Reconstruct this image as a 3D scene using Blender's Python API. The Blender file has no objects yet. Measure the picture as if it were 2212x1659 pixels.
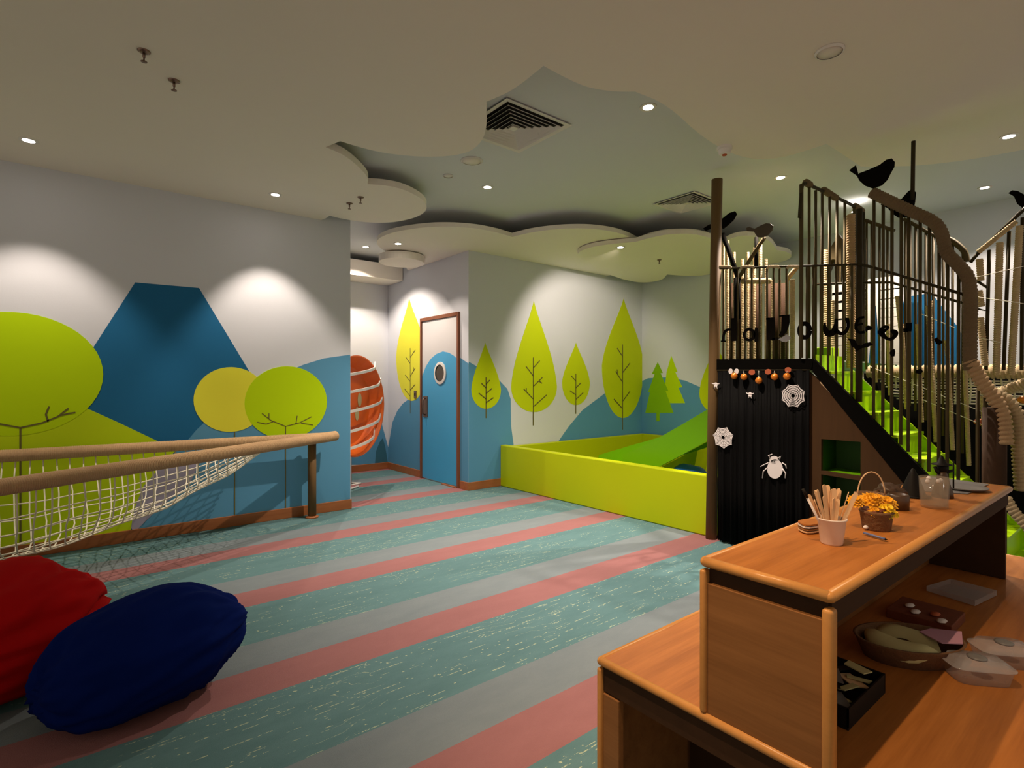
import bpy, bmesh, math, random
from mathutils import Vector, Matrix
random.seed(7)
C = bpy.context.scene.collection
PI = math.pi
# ---------------------------------------------------------------- camera, world, exposure
FPX, EYE, HZ = 1170.0, 1.40, 826.0
AL = math.radians(51.2)
FW = Vector((math.cos(AL), math.sin(AL), 0)); RT = Vector((math.sin(AL), -math.cos(AL), 0)); UP = Vector((0, 0, 1))
TILT = -math.atan((829.5 - HZ) / FPX)
FP = FW * math.cos(TILT) + UP * math.sin(TILT); UV = UP * math.cos(TILT) - FW * math.sin(TILT)
OR = Vector((0, 0, EYE))
cd = bpy.data.cameras.new('camera'); cam = bpy.data.objects.new('camera', cd); C.objects.link(cam)
cd.sensor_fit = 'HORIZONTAL'; cd.sensor_width = 36; cd.lens = FPX / 2212 * 36; cd.clip_start = 0.02
cam.matrix_world = Matrix.Translation(OR) @ Matrix((RT, UV, -FP)).transposed().to_4x4()
bpy.context.scene.camera = cam
S = bpy.context.scene
W = bpy.data.worlds.new('world'); S.world = W; W.use_nodes = True
W.node_tree.nodes['Background'].inputs[0].default_value = (0.85, 0.71, 0.54, 1)
W.node_tree.nodes['Background'].inputs[1].default_value = 0.27
S.view_settings.view_transform = 'Standard'; S.view_settings.look = 'None'
S.view_settings.gamma = 1.0; S.view_settings.use_curve_mapping = False
S.view_settings.exposure = 1.05
try:
    S.cycles.max_bounces = 8; S.cycles.diffuse_bounces = 6; S.cycles.glossy_bounces = 4
    S.cycles.transmission_bounces = 8; S.cycles.transparent_max_bounces = 12
    S.cycles.sample_clamp_indirect = 6.0; S.cycles.caustics_reflective = False; S.cycles.caustics_refractive = False
except Exception: pass

def ray(x, y): return FP + RT * ((x - 1106) / FPX) + UV * ((829.5 - y) / FPX)
def onz(x, y, z=0.0): d = ray(x, y); return OR + d * ((z - EYE) / d.z)
def onx(x, y, X): d = ray(x, y); return OR + d * (X / d.x)
def ony(x, y, Y): d = ray(x, y); return OR + d * (Y / d.y)

# ---------------------------------------------------------------- materials
def lin(c):
    def f(v):
        v /= 255.0
        return v / 12.92 if v <= 0.04045 else ((v + 0.055) / 1.055) ** 2.4
    return (f(c[0]), f(c[1]), f(c[2]), 1)
class NT:
    def __init__(s, name):
        s.m = bpy.data.materials.new(name); s.m.use_nodes = True
        s.t = s.m.node_tree; s.b = s.t.nodes['Principled BSDF']
    def n(s, t, **k):
        o = s.t.nodes.new(t)
        for a, v in k.items(): setattr(o, a, v)
        return o
    def l(s, a, b): s.t.links.new(a, b)
    def math(s, op, a, b=None, clamp=False):
        o = s.n('ShaderNodeMath', operation=op, use_clamp=clamp)
        for i, v in enumerate((a, b)):
            if v is None: continue
            if isinstance(v, (int, float)): o.inputs[i].default_value = v
            else: s.l(v, o.inputs[i])
        return o.outputs[0]
    def mix(s, f, a, b):
        o = s.n('ShaderNodeMix', data_type='RGBA')
        if isinstance(f, (int, float)): o.inputs[0].default_value = f
        else: s.l(f, o.inputs[0])
        for i, v in ((6, a), (7, b)):
            if isinstance(v, tuple): o.inputs[i].default_value = v
            else: s.l(v, o.inputs[i])
        return o.outputs[2]
    def coord(s, which='Object', scale=(1, 1, 1)):
        tc = s.n('ShaderNodeTexCoord'); mp = s.n('ShaderNodeMapping'); mp.inputs['Scale'].default_value = scale
        s.l(tc.outputs[which], mp.inputs[0]); return mp.outputs[0]
    def noise(s, vec, scale, detail=3, rough=0.55):
        o = s.n('ShaderNodeTexNoise'); s.l(vec, o.inputs['Vector'])
        o.inputs['Scale'].default_value = scale; o.inputs['Detail'].default_value = detail; o.inputs['Roughness'].default_value = rough
        return o.outputs[0]
    def bump(s, h, st=0.2, dist=0.01):
        o = s.n('ShaderNodeBump'); o.inputs['Strength'].default_value = st; o.inputs['Distance'].default_value = dist
        s.l(h, o.inputs['Height']); s.l(o.outputs[0], s.b.inputs['Normal'])
def plain(name, col, rough=0.6, var=0.06, scale=8, bump=0.0, metal=0.0, bscale=60, spec=None):
    t = NT(name); v = t.coord('Object'); nz = t.noise(v, scale)
    a = tuple(max(0, c * (1 - var)) for c in col[:3]) + (1,); b = tuple(min(1, c * (1 + var)) for c in col[:3]) + (1,)
    t.l(t.mix(nz, a, b), t.b.inputs['Base Color'])
    t.b.inputs['Roughness'].default_value = rough; t.b.inputs['Metallic'].default_value = metal
    if spec is not None: t.b.inputs['Specular IOR Level'].default_value = spec
    if bump: t.bump(t.noise(v, bscale, 2), bump, 0.004)
    return t.m
def wood(name, c1, c2, rough=0.38, axis=0, scale=1.0):
    t = NT(name); sc = [10 * scale] * 3; sc[axis] = 0.9 * scale
    v = t.coord('Object', tuple(sc)); n1 = t.noise(v, 2.2, 5, 0.6)
    sc2 = [70 * scale] * 3; sc2[axis] = 2.5 * scale
    v2 = t.coord('Object', tuple(sc2)); n2 = t.noise(v2, 2.0, 3, 0.6)
    f = t.math('ADD', t.math('MULTIPLY', n1, 1.3), t.math('MULTIPLY', n2, 0.5)); f = t.math('SUBTRACT', f, 0.4, True)
    t.l(t.mix(f, c1, c2), t.b.inputs['Base Color']); t.b.inputs['Roughness'].default_value = rough
    t.b.inputs['Specular IOR Level'].default_value = 0.28; t.bump(n2, 0.08, 0.002); return t.m
def rope_mat(name, col, sc=1.0):
    t = NT(name); v = t.coord('Object'); n1 = t.noise(v, 160 * sc, 3, 0.7); n2 = t.noise(v, 12, 2)
    f = t.math('ADD', t.math('MULTIPLY', n1, 0.6), t.math('MULTIPLY', n2, 0.4))
    a = tuple(c * 0.55 for c in col[:3]) + (1,); b = tuple(min(1, c * 1.4) for c in col[:3]) + (1,)
    t.l(t.mix(f, a, b), t.b.inputs['Base Color']); t.b.inputs['Roughness'].default_value = 0.9
    t.bump(n1, 0.7, 0.006); return t.m
def emis(name, col, st):
    t = NT(name); t.b.inputs['Base Color'].default_value = (0, 0, 0, 1)
    t.b.inputs['Emission Color'].default_value = col; t.b.inputs['Emission Strength'].default_value = st; return t.m

M = {}
M['wall'] = plain('wall_paint', (0.60, 0.635, 0.71, 1), 0.75, 0.02, 3, 0.06, bscale=90)
M['cloud'] = plain('cloud_paint', (0.80, 0.755, 0.68, 1), 0.8, 0.02, 2)
M['sky'] = plain('sky_ceiling_paint', (0.64, 0.68, 0.72, 1), 0.8, 0.02, 2)
M['deep_blue'] = plain('deep_blue_paint', (0.010, 0.125, 0.29, 1), 0.7, 0.04, 2, spec=0.2)
M['hill_blue'] = plain('hill_blue_paint', (0.09, 0.28, 0.47, 1), 0.7, 0.04, 2, spec=0.2)
M['dark_teal'] = plain('dark_teal_paint', (0.03, 0.13, 0.19, 1), 0.6, 0.04, 2)
M['mint'] = plain('mint_paint', (0.42, 0.56, 0.57, 1), 0.7, 0.04, 2)
M['lilac'] = plain('lilac_paint', (0.32, 0.30, 0.42, 1), 0.7, 0.04, 2)
M['green'] = plain('leaf_green_paint', (0.44, 0.66, 0.001, 1), 0.6, 0.04, 2, spec=0.15)
M['hill_green'] = plain('hill_green_paint', (0.46, 0.64, 0.006, 1), 0.6, 0.04, 2, spec=0.15)
M['lime'] = plain('lime_tree_paint', (0.50, 0.62, 0.004, 1), 0.6, 0.04, 2, spec=0.15)
M['pine'] = plain('pine_paint', (0.22, 0.46, 0.004, 1), 0.6, 0.04, 2, spec=0.15)
M['yellow'] = plain('yellow_tree_paint', (0.72, 0.72, 0.05, 1), 0.6, 0.04, 2, spec=0.15)
M['twig'] = plain('twig_paint', (0.11, 0.10, 0.012, 1), 0.6, 0.04, 2)
M['base'] = wood('baseboard_wood', (0.26, 0.085, 0.03, 1), (0.40, 0.15, 0.055, 1), 0.35)
M['frame'] = wood('door_frame_wood', (0.16, 0.055, 0.025, 1), (0.23, 0.085, 0.04, 1), 0.4, 2)
M['door_blue'] = plain('door_blue_paint', (0.05, 0.36, 0.68, 1), 0.4, 0.03, 2)
M['door_pale'] = plain('door_pale_paint', (0.60, 0.60, 0.62, 1), 0.4, 0.03, 2)
M['white'] = plain('white_paint', (0.75, 0.73, 0.70, 1), 0.45, 0.02)
M['vent_dark'] = plain('vent_dark', (0.012, 0.010, 0.008, 1), 0.9)
M['bronze'] = plain('bronze_metal', (0.22, 0.15, 0.12, 1), 0.35, 0.1, metal=0.8)
M['steel'] = plain('steel_metal', (0.42, 0.34, 0.28, 1), 0.3, 0.1, metal=0.9)
M['pit'] = plain('pit_vinyl', (0.40, 0.48, 0.001, 1), 0.45, 0.04, 2, spec=0.25)
M['slide'] = plain('slide_green', (0.17, 0.45, 0.004, 1), 0.28, 0.04, 2)
M['step'] = plain('step_green', (0.44, 0.74, 0.001, 1), 0.4, 0.04, 2, spec=0.25)
M['dark_green'] = plain('dark_green_board', (0.02, 0.09, 0.004, 1), 0.6, 0.06)
M['black'] = plain('black_steel', (0.035, 0.027, 0.012, 1), 0.6, 0.2, spec=0.15)
M['bar'] = plain('bronze_bar', (0.085, 0.064, 0.028, 1), 0.6, 0.2, spec=0.15)
M['fascia'] = plain('black_fascia', (0.002, 0.0016, 0.001, 1), 0.8, 0.2, spec=0.06)
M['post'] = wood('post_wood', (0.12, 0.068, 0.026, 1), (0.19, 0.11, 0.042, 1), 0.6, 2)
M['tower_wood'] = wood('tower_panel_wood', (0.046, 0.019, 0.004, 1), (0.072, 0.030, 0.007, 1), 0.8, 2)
M['cutout'] = plain('black_card', (0.004, 0.003, 0.002, 1), 0.9, 0.1, spec=0.05)
M['grey_cut'] = plain('grey_bird_paint', (0.07, 0.055, 0.04, 1), 0.8, 0.1)
M['paper'] = plain('white_paper', (0.72, 0.66, 0.66, 1), 0.8, 0.03)
M['orange_foil'] = plain('orange_foil', (0.75, 0.22, 0.02, 1), 0.28, 0.15, 20, metal=0.3)
M['red_paper'] = plain('red_paper', (0.42, 0.09, 0.03, 1), 0.7, 0.1)
M['rope'] = rope_mat('tan_rope', (0.50, 0.33, 0.18, 1))
M['rope_dark'] = rope_mat('thick_rope', (0.17, 0.115, 0.06, 1))
M['rope_pale'] = rope_mat('pale_rope', (0.55, 0.42, 0.25, 1))
M['cord'] = plain('white_cord', (0.78, 0.75, 0.62, 1), 0.8, 0.08)
M['net_white'] = plain('net_white', (0.80, 0.76, 0.68, 1), 0.8, 0.08)
M['red_cloth'] = plain('red_cloth', (0.40, 0.0015, 0.003, 1), 0.85, 0.15, 6, 0.12, bscale=25, spec=0.08)
M['blue_cloth'] = plain('blue_cloth', (0.0012, 0.009, 0.10, 1), 0.9, 0.15, 6, 0.12, bscale=25, spec=0.05)
M['bright_blue'] = plain('bright_blue_cloth', (0.03, 0.22, 0.75, 1), 0.5, 0.05)
M['orange'] = plain('orange_panel', (0.85, 0.15, 0.008, 1), 0.45, 0.04)
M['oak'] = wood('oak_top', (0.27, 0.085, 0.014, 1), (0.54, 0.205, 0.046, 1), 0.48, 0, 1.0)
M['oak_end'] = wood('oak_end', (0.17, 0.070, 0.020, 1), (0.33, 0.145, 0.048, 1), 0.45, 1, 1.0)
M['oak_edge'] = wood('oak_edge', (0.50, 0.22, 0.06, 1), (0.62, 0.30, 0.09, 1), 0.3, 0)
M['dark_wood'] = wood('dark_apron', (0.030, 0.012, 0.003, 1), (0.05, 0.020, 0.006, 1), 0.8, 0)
M['stick'] = plain('birch_stick', (0.74, 0.48, 0.27, 1), 0.6, 0.12, 30)
M['cup'] = plain('white_plastic', (0.76, 0.66, 0.62, 1), 0.35, 0.03)
M['marigold'] = plain('marigold_petal', (0.80, 0.38, 0.005, 1), 0.6, 0.2, 40)
M['marigold2'] = plain('yellow_petal', (0.85, 0.58, 0.01, 1), 0.6, 0.15, 40)
M['leafy'] = plain('russet_leaf', (0.16, 0.035, 0.01, 1), 0.7, 0.3, 40)
M['wicker'] = rope_mat('wicker', (0.16, 0.075, 0.03, 1), 0.5)
M['grey_plastic'] = plain('grey_plastic', (0.20, 0.19, 0.19, 1), 0.4, 0.05)
M['dark_thing'] = plain('dark_ceramic', (0.006, 0.004, 0.003, 1), 0.6, 0.2, spec=0.2)
M['brown_thing'] = plain('brown_ceramic', (0.06, 0.030, 0.015, 1), 0.4, 0.3, 20)
M['cream'] = plain('cream_cloth', (0.55, 0.50, 0.25, 1), 0.7, 0.08)
M['pink'] = plain('pink_paper', (0.52, 0.27, 0.38, 1), 0.7, 0.05)
M['lens'] = emis('lamp_lens', (1, 0.86, 0.74, 1), 28)
M['blue_pen'] = plain('blue_pencil', (0.12, 0.16, 0.35, 1), 0.4)
def glass(name, col, rough=0.05, alpha=0.35):
    t = NT(name); t.b.inputs['Base Color'].default_value = col; t.b.inputs['Roughness'].default_value = rough
    t.b.inputs['Alpha'].default_value = alpha; v = t.coord('Object'); n = t.noise(v, 20)
    t.l(t.math('ADD', t.math('MULTIPLY', n, 0.1), alpha - 0.05), t.b.inputs['Alpha']); return t.m
M['clear'] = glass('clear_plastic', (0.55, 0.52, 0.54, 1), 0.12, 0.42)
M['jar'] = glass('jar_glass', (0.35, 0.30, 0.24, 1), 0.05, 0.30)
M['porthole'] = plain('porthole_glass', (0.06, 0.045, 0.03, 1), 0.08, 0.3, 6)
def curtain_mat():
    t = NT('black_plastic_curtain'); v = t.coord('Object', (1, 1, 0.04)); n = t.noise(v, 22, 4, 0.7)
    t.l(t.mix(n, (0.0006, 0.0006, 0.0006, 1), (0.004, 0.0036, 0.0038, 1)), t.b.inputs['Base Color'])
    t.b.inputs['Roughness'].default_value = 0.7; t.b.inputs['Specular IOR Level'].default_value = 0.08; t.bump(n, 0.5, 0.02); return t.m
M['curtain'] = curtain_mat()
def carpet_mat():
    t = NT('striped_carpet'); tc = t.n('ShaderNodeTexCoord'); sp = t.n('ShaderNodeSeparateXYZ'); t.l(tc.outputs['Object'], sp.inputs[0])
    y = sp.outputs[1]
    ph = t.math('FRACT', t.math('ADD', t.math('DIVIDE', t.math('SUBTRACT', y, 1.765), 1.083), 10.0))  # 0..1 from the top of a red band
    isred = t.math('GREATER_THAN', ph, 0.752)
    isgrey = t.math('LESS_THAN', ph, 0.262)
    v = tc.outputs['Object']
    n1 = t.noise(t.coord('Object', (1.2, 3, 1)), 3.0, 4, 0.65)
    n2 = t.noise(v, 300, 2, 0.7)
    teal = t.mix(n1, (0.075, 0.165, 0.185, 1), (0.13, 0.25, 0.27, 1))
    grey = t.mix(n1, (0.155, 0.195, 0.225, 1), (0.215, 0.255, 0.28, 1))
    red = t.mix(n1, (0.27, 0.115, 0.120, 1), (0.34, 0.150, 0.155, 1))
    # specks: dashes along the bands, in clusters
    vd = t.n('ShaderNodeTexVoronoi', feature='F1'); t.l(t.coord('Object', (24, 55, 1)), vd.inputs['Vector']); vd.inputs['Scale'].default_value = 1.0
    dots = t.math('LESS_THAN', vd.outputs['Distance'], 0.17)
    cl = t.math('GREATER_THAN', t.noise(t.coord('Object', (1.0, 3.2, 1)), 2.4, 3, 0.7), 0.52)
    vb = t.n('ShaderNodeTexVoronoi', feature='F1'); t.l(t.coord('Object', (5, 90, 1)), vb.inputs['Vector']); vb.inputs['Scale'].default_value = 1.0
    dash = t.math('LESS_THAN', vb.outputs['Distance'], 0.24)
    c2 = t.math('GREATER_THAN', t.noise(t.coord('Object', (0.5, 12, 1)), 3.1, 2, 0.6), 0.57)
    vc = t.n('ShaderNodeTexVoronoi', feature='F1'); t.l(t.coord('Object', (34, 60, 1)), vc.inputs['Vector']); vc.inputs['Scale'].default_value = 1.0
    row = t.math('MULTIPLY', t.math('LESS_THAN', t.math('FRACT', t.math('MULTIPLY', y, 17.0)), 0.10), t.math('GREATER_THAN', t.noise(t.coord('Object', (0.6, 9, 1)), 2.2, 2, 0.6), 0.56))
    row = t.math('MULTIPLY', row, t.math('LESS_THAN', vc.outputs['Distance'], 0.5))
    sx = t.math('MULTIPLY', dots, cl); sy = t.math('MULTIPLY', dash, c2)
    # curling yarn lines
    w = t.n('ShaderNodeTexWave', wave_type='RINGS'); t.l(t.coord('Object', (5, 9, 1)), w.inputs['Vector']); w.inputs['Scale'].default_value = 0.6
    w.inputs['Distortion'].default_value = 14; w.inputs['Detail'].default_value = 3
    curl = t.math('MULTIPLY', t.math('GREATER_THAN', w.outputs['Fac'], 0.9985), t.math('GREATER_THAN', t.noise(v, 1.7, 2), 0.56))
    sp_ = t.math('MAXIMUM', t.math('MAXIMUM', sx, sy), t.math('MAXIMUM', row, curl))
    sp_ = t.math('MULTIPLY', sp_, t.math('GREATER_THAN', t.noise(v, 90, 2, 0.7), 0.46))
    teal2 = t.mix(t.math('MULTIPLY', sp_, 0.85), teal, (0.50, 0.56, 0.38, 1))
    c = t.mix(isgrey, teal2, grey); c = t.mix(isred, c, red)
    c = t.mix(t.math('MULTIPLY', n2, 0.22), c, (0.05, 0.06, 0.055, 1))
    t.l(c, t.b.inputs['Base Color']); t.b.inputs['Roughness'].default_value = 0.95
    t.b.inputs['Specular IOR Level'].default_value = 0.15; t.bump(n2, 0.5, 0.004); return t.m
M['carpet'] = carpet_mat()

# ---------------------------------------------------------------- mesh helpers
def link(name, me, m, parent=None, smooth=False):
    o = bpy.data.objects.new(name, me); C.objects.link(o)
    if m is not None: me.materials.append(M[m] if isinstance(m, str) else m)
    if parent is not None: o.parent = parent; o.matrix_parent_inverse = parent.matrix_world.inverted() if False else Matrix.Translation(-parent_loc(parent))
    if smooth:
        for p in me.polygons: p.use_smooth = True
    return o
def parent_loc(p):
    v = Vector((0, 0, 0))
    while p is not None:
        v = v + p.location; p = p.parent if p.parent is not None and p.get('_abs') else None
    return v
def tag(o, label=None, cat=None, group=None, kind=None):
    if label: o['label'] = label
    if cat: o['category'] = cat
    if group: o['group'] = group
    if kind: o['kind'] = kind
    return o
def thing(name, label, cat, loc=(0, 0, 0), group=None):
    o = bpy.data.objects.new(name, None); C.objects.link(o); o.location = loc; o.empty_display_size = 0.05
    return tag(o, label, cat, group)
def mesh(name, vs, fs, m, parent=None, smooth=False):
    me = bpy.data.meshes.new(name); me.from_pydata([tuple(v) for v in vs], [], fs)
    bm = bmesh.new(); bm.from_mesh(me); bmesh.ops.recalc_face_normals(bm, faces=bm.faces); bm.to_mesh(me); bm.free()
    return link(name, me, m, parent, smooth)
def box(name, x0, x1, y0, y1, z0, z1, m, parent=None, bev=0.0, seg=2):
    bm = bmesh.new(); bmesh.ops.create_cube(bm, size=1)
    for v in bm.verts:
        v.co = Vector(((x0 + x1) / 2 + v.co.x * abs(x1 - x0), (y0 + y1) / 2 + v.co.y * abs(y1 - y0), (z0 + z1) / 2 + v.co.z * abs(z1 - z0)))
    if bev: bmesh.ops.bevel(bm, geom=bm.edges[:], offset=bev, segments=seg, profile=0.5, affect='EDGES')
    me = bpy.data.meshes.new(name); bm.to_mesh(me); bm.free()
    o = link(name, me, m, parent)
    if bev and seg > 2:
        for p in me.polygons: p.use_smooth = True
    return o
def prism(name, pts, off, m, parent=None):
    """closed polygon pts pushed by vector off: a plate with thickness"""
    off = Vector(off); n = len(pts); vs = [Vector(p) for p in pts] + [Vector(p) + off for p in pts]
    fs = [list(range(n)), list(range(2 * n - 1, n - 1, -1))] + [[i, (i + 1) % n, (i + 1) % n + n, i + n] for i in range(n)]
    return mesh(name, vs, fs, m, parent)
def frames(pts):
    out = []; n = len(pts); ref = None
    for i in range(n):
        a = pts[max(i - 1, 0)]; b = pts[min(i + 1, n - 1)]; d = (b - a).normalized()
        if ref is None: ref = Vector((0, 0, 1)) if abs(d.z) < 0.9 else Vector((1, 0, 0))
        u = (ref - d * ref.dot(d)).normalized(); ref = u; out.append((u, d.cross(u)))
    return out
def tube_data(pts, r, n=8, cap=True):
    pts = [Vector(p) for p in pts]; rs = r if isinstance(r, (list, tuple)) else [r] * len(pts)
    fr = frames(pts); vs = []; fs = []
    for i, p in enumerate(pts):
        u, w = fr[i]
        for k in range(n):
            a = 2 * PI * k / n; vs.append(p + (u * math.cos(a) + w * math.sin(a)) * rs[i])
    for i in range(len(pts) - 1):
        for k in range(n):
            a = i * n + k; b = i * n + (k + 1) % n; fs.append([a, b, b + n, a + n])
    if cap: fs.append(list(range(n))[::-1]); fs.append([(len(pts) - 1) * n + k for k in range(n)])
    return vs, fs
def tube(name, pts, r, m, parent=None, n=8):
    vs, fs = tube_data(pts, r, n); return mesh(name, vs, fs, m, parent, True)
def resample(pts, step):
    pts = [Vector(p) for p in pts]; out = [pts[0]]
    for a, b in zip(pts[:-1], pts[1:]):
        k = max(1, int((b - a).length / step))
        for i in range(1, k + 1): out.append(a.lerp(b, i / k))
    return out
def smooth_path(pts, it=2):
    pts = [Vector(p) for p in pts]
    for _ in range(it):
        q = [pts[0]]
        for a, b in zip(pts[:-1], pts[1:]): q += [a.lerp(b, .25), a.lerp(b, .75)]
        q.append(pts[-1]); pts = q
    return pts
def wrapped(name, pts, r, m, parent=None, pitch=0.028, amp=0.16, n=12, smooth=True):
    """rope wound round a bar: the radius swells once a turn, the swell runs helically"""
    P = resample(pts, pitch / 5); fr = frames(P); vs = []; fs = []; L = 0
    for i, p in enumerate(P):
        if i: L += (P[i] - P[i - 1]).length
        u, w = fr[i]
        for k in range(n):
            a = 2 * PI * k / n; ph = L / pitch - k / n
            rr = r * (1 - amp + amp * 2 * abs(math.sin(PI * ph)) ** 0.7)
            vs.append(p + (u * math.cos(a) + w * math.sin(a)) * rr)
    for i in range(len(P) - 1):
        for k in range(n):
            a = i * n + k; b = i * n + (k + 1) % n; fs.append([a, b, b + n, a + n])
    fs.append(list(range(n))[::-1]); fs.append([(len(P) - 1) * n + k for k in range(n)])
    return mesh(name, vs, fs, m, parent, smooth)
def lathe(name, prof, c, m, parent=None, n=24, axis=(0, 0, 1), cap=True, smooth=True):
    ax = Vector(axis).normalized(); ref = Vector((1, 0, 0)) if abs(ax.x) < 0.9 else Vector((0, 1, 0))
    u = (ref - ax * ref.dot(ax)).normalized(); w = ax.cross(u); c = Vector(c); vs = []; fs = []
    for (r, h) in prof:
        for k in range(n):
            a = 2 * PI * k / n; vs.append(c + ax * h + (u * math.cos(a) + w * math.sin(a)) * max(r, 1e-4))
    for i in range(len(prof) - 1):
        for k in range(n):
            a = i * n + k; b = i * n + (k + 1) % n; fs.append([a, b, b + n, a + n])
    if cap: fs.append(list(range(n))[::-1]); fs.append([(len(prof) - 1) * n + k for k in range(n)])
    return mesh(name, vs, fs, m, parent, smooth)
def blob(name, c, r, m, parent=None, sub=3, disp=0.0, freq=3.0, seed=0, flat=None, rot=0.0):
    bm = bmesh.new(); bmesh.ops.create_icosphere(bm, subdivisions=sub, radius=1)
    from mathutils import noise
    for v in bm.verts:
        d = v.co.normalized(); k = 1 + disp * noise.noise(d * freq + Vector((seed, 0, 0)))
        p = Vector((d.x * r[0], d.y * r[1] * (1 + .13 * d.x), d.z * r[2] * (1 + .13 * d.x))) * k
        if flat is not None and p.z < flat: p.z = flat + (p.z - flat) * 0.08
        v.co = Matrix.Rotation(rot, 3, 'Z') @ p + Vector(c)
    me = bpy.data.meshes.new(name); bm.to_mesh(me); bm.free(); return link(name, me, m, parent, True)

def struct(o): o['kind'] = 'structure'; return o

# ---------------------------------------------------------------- setting
YW, XD, YE, XF, ZC, ZS = 5.81, 3.95, 8.13, 7.52, 3.14, 3.30
struct(box('floor', -3.2, 8.0, -3.0, 8.6, -0.06, 0, 'carpet'))
ceiling = struct(box('ceiling', -3.2, 8.0, -3.0, 8.6, ZS, ZS + 0.08, 'sky'))
wl = struct(box('wall_left', -3.2, 2.37, YW, YW + 0.14, 0, ZS, 'wall'))
wt = struct(box('wall_trees', XD, XF, YW, YW + 0.14, 0, ZS, 'wall'))
wd = struct(box('wall_door', XD, XD + 0.14, YW + 0.14, YE, 0, ZS, 'wall'))
we = struct(box('wall_end', 0.2, XD + 0.14, YE, YE + 0.12, 0, ZS, 'wall'))
wf = struct(box('wall_far', XF, XF + 0.12, -3.0, YW + 0.14, 0, ZS, 'wall'))
struct(box('baseboard_left', -3.2, 2.378, YW - 0.018, YW, 0, 0.105, 'base', bev=0.004))
struct(box('baseboard_trees', XD - 0.018, 4.5, YW - 0.018, YW, 0, 0.105, 'base', bev=0.004))
struct(box('baseboard_corner', XD - 0.018, XD, YW, 6.0, 0, 0.105, 'base', bev=0.004))
struct(box('baseboard_door', XD - 0.018, XD, 7.05, YE, 0, 0.105, 'base', bev=0.004))
struct(box('baseboard_end', 0.3, XD, YE - 0.018, YE, 0, 0.105, 'base', bev=0.004))

# ---- painted murals: flat paint shapes lying on their wall
lay = [0]
def paint(kind, pts, col, wall, plane, parent, lab=None, layer=0):
    """pts in pixels of the photo, laid on the wall plane ('x' or 'y')"""
    t = 0.0010 + 0.0008 * layer
    if plane == 'y':
        q = [ony(x, y, wall) for x, y in pts]
        for p in q: p.x = min(max(p.x, XD + .001 if wall == YW and p.x > 3.2 else -3.1), XF - .001 if wall == YW else XD - .001)
        o = prism(kind, q, (0, -t, 0), col, parent)
    else:
        q = [onx(x, y, wall) for x, y in pts]
        for p in q: p.y = min(max(p.y, YW + .0005 if wall == XD else -3), YE - .001 if wall == XD else YW - .001)
        o = prism(kind, q, (-t, 0, 0), col, parent)
    if lab: o['label'] = lab
    return o
def ellipse_pts(c, rx, rz, n=48, plane='y', wall=0):
    return [Vector((c[0] + rx * math.cos(2 * PI * k / n), wall, c[1] + rz * math.sin(2 * PI * k / n))) for k in range(n)]
def drop(tip, wide_y, xl, xr, bot):
    """teardrop outline in pixels"""
    cx = (xl + xr) / 2; pts = []; hw = (xr - xl) / 2
    n = 12
    for i in range(n + 1):
        t = i / n; y = tip[1] + (wide_y - tip[1]) * t; w = hw * (math.sin(t * PI / 2) ** 1.0) * (0.82 + 0.18 * t) * (t ** 0.12 if t else 0)
        pts.append((tip[0] + (cx - tip[0]) * t + w, y))
    for i in range(1, n):
        t = i / n; y = wide_y + (bot - wide_y) * math.sin(t * PI / 2); w = hw * math.cos(t * PI / 2); pts.append((cx + w, y))
    pts.append((cx, bot)); L = []
    for x, y in pts[1:-1][::-1]: L.append((2 * (cx if y > wide_y else tip[0] + (cx - tip[0]) * (y - tip[1]) / (wide_y - tip[1])) - x, y))
    return pts + L
def line_paint(kind, path, w, col, wall, plane, parent, layer=4):
    t = 0.001 + 0.0008 * layer
    f = (lambda x, y: ony(x, y, wall - t)) if plane == 'y' else (lambda x, y: onx(x, y, wall - t))
    q = [f(x, y) for x, y in path]; nrm = Vector((0, 1, 0)) if plane == 'y' else Vector((1, 0, 0)); vs = []
    for i, p in enumerate(q):
        d = (q[min(i + 1, len(q) - 1)] - q[max(i - 1, 0)]).normalized(); s = d.cross(nrm) * w / 2
        vs += [p + s, p - s]
    fs = [[2 * i, 2 * i + 1, 2 * i + 3, 2 * i + 2] for i in range(len(q) - 1)]
    vs2 = [v + nrm * t * 0.9 for v in vs]; n = len(vs)
    fs += [[a + n for a in f_][::-1] for f_ in fs]
    return mesh(kind, vs + vs2, fs, col, parent)
def lines(kind, paths, w, col, wall, plane, parent, layer=4):
    o0 = None; VS = []; FS = []
    for p in paths:
        o = line_paint(kind, p, w, col, wall, plane, parent, layer); b = len(VS)
        VS += [v.co.copy() for v in o.data.vertices]; FS += [[i + b for i in f.vertices] for f in o.data.polygons]
        bpy.data.objects.remove(o)
    return mesh(kind, VS, FS, col, parent)

# left wall
paint('painted_mountain', [(292, 610), (430, 622), (560, 838), (640, 960), (520, 1128), (60, 1195), (60, 970), (120, 880), (205, 745)], 'deep_blue', YW, 'y', wl, 'flat-topped deep blue painted mountain', 0)
paint('painted_hill', [(345, 1010), (400, 957), (425, 928), (450, 905), (520, 862), (590, 815), (655, 788), (700, 774), (756.5, 766), (756.5, 1090), (290, 1160), (300, 1060)], 'hill_blue', YW, 'y', wl, 'grey blue painted hill', 1)
paint('painted_hill', [(190, 883), (250, 910), (345, 955), (378, 975), (350, 1005), (310, 1050), (290, 1100), (280, 1160), (-140, 1222), (-700, 1300), (-1150, 1400), (-1150, 1020), (-700, 900), (-300, 850), (60, 830)], 'hill_green', YW, 'y', wl, 'lime green painted hill', 2)
paint('painted_patch', [(350, 1005), (430, 1000), (410, 1045), (340, 1100), (290, 1150), (283, 1140), (290, 1100), (310, 1050)], 'lilac', YW, 'y', wl, 'dull lilac painted patch', 3)
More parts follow.
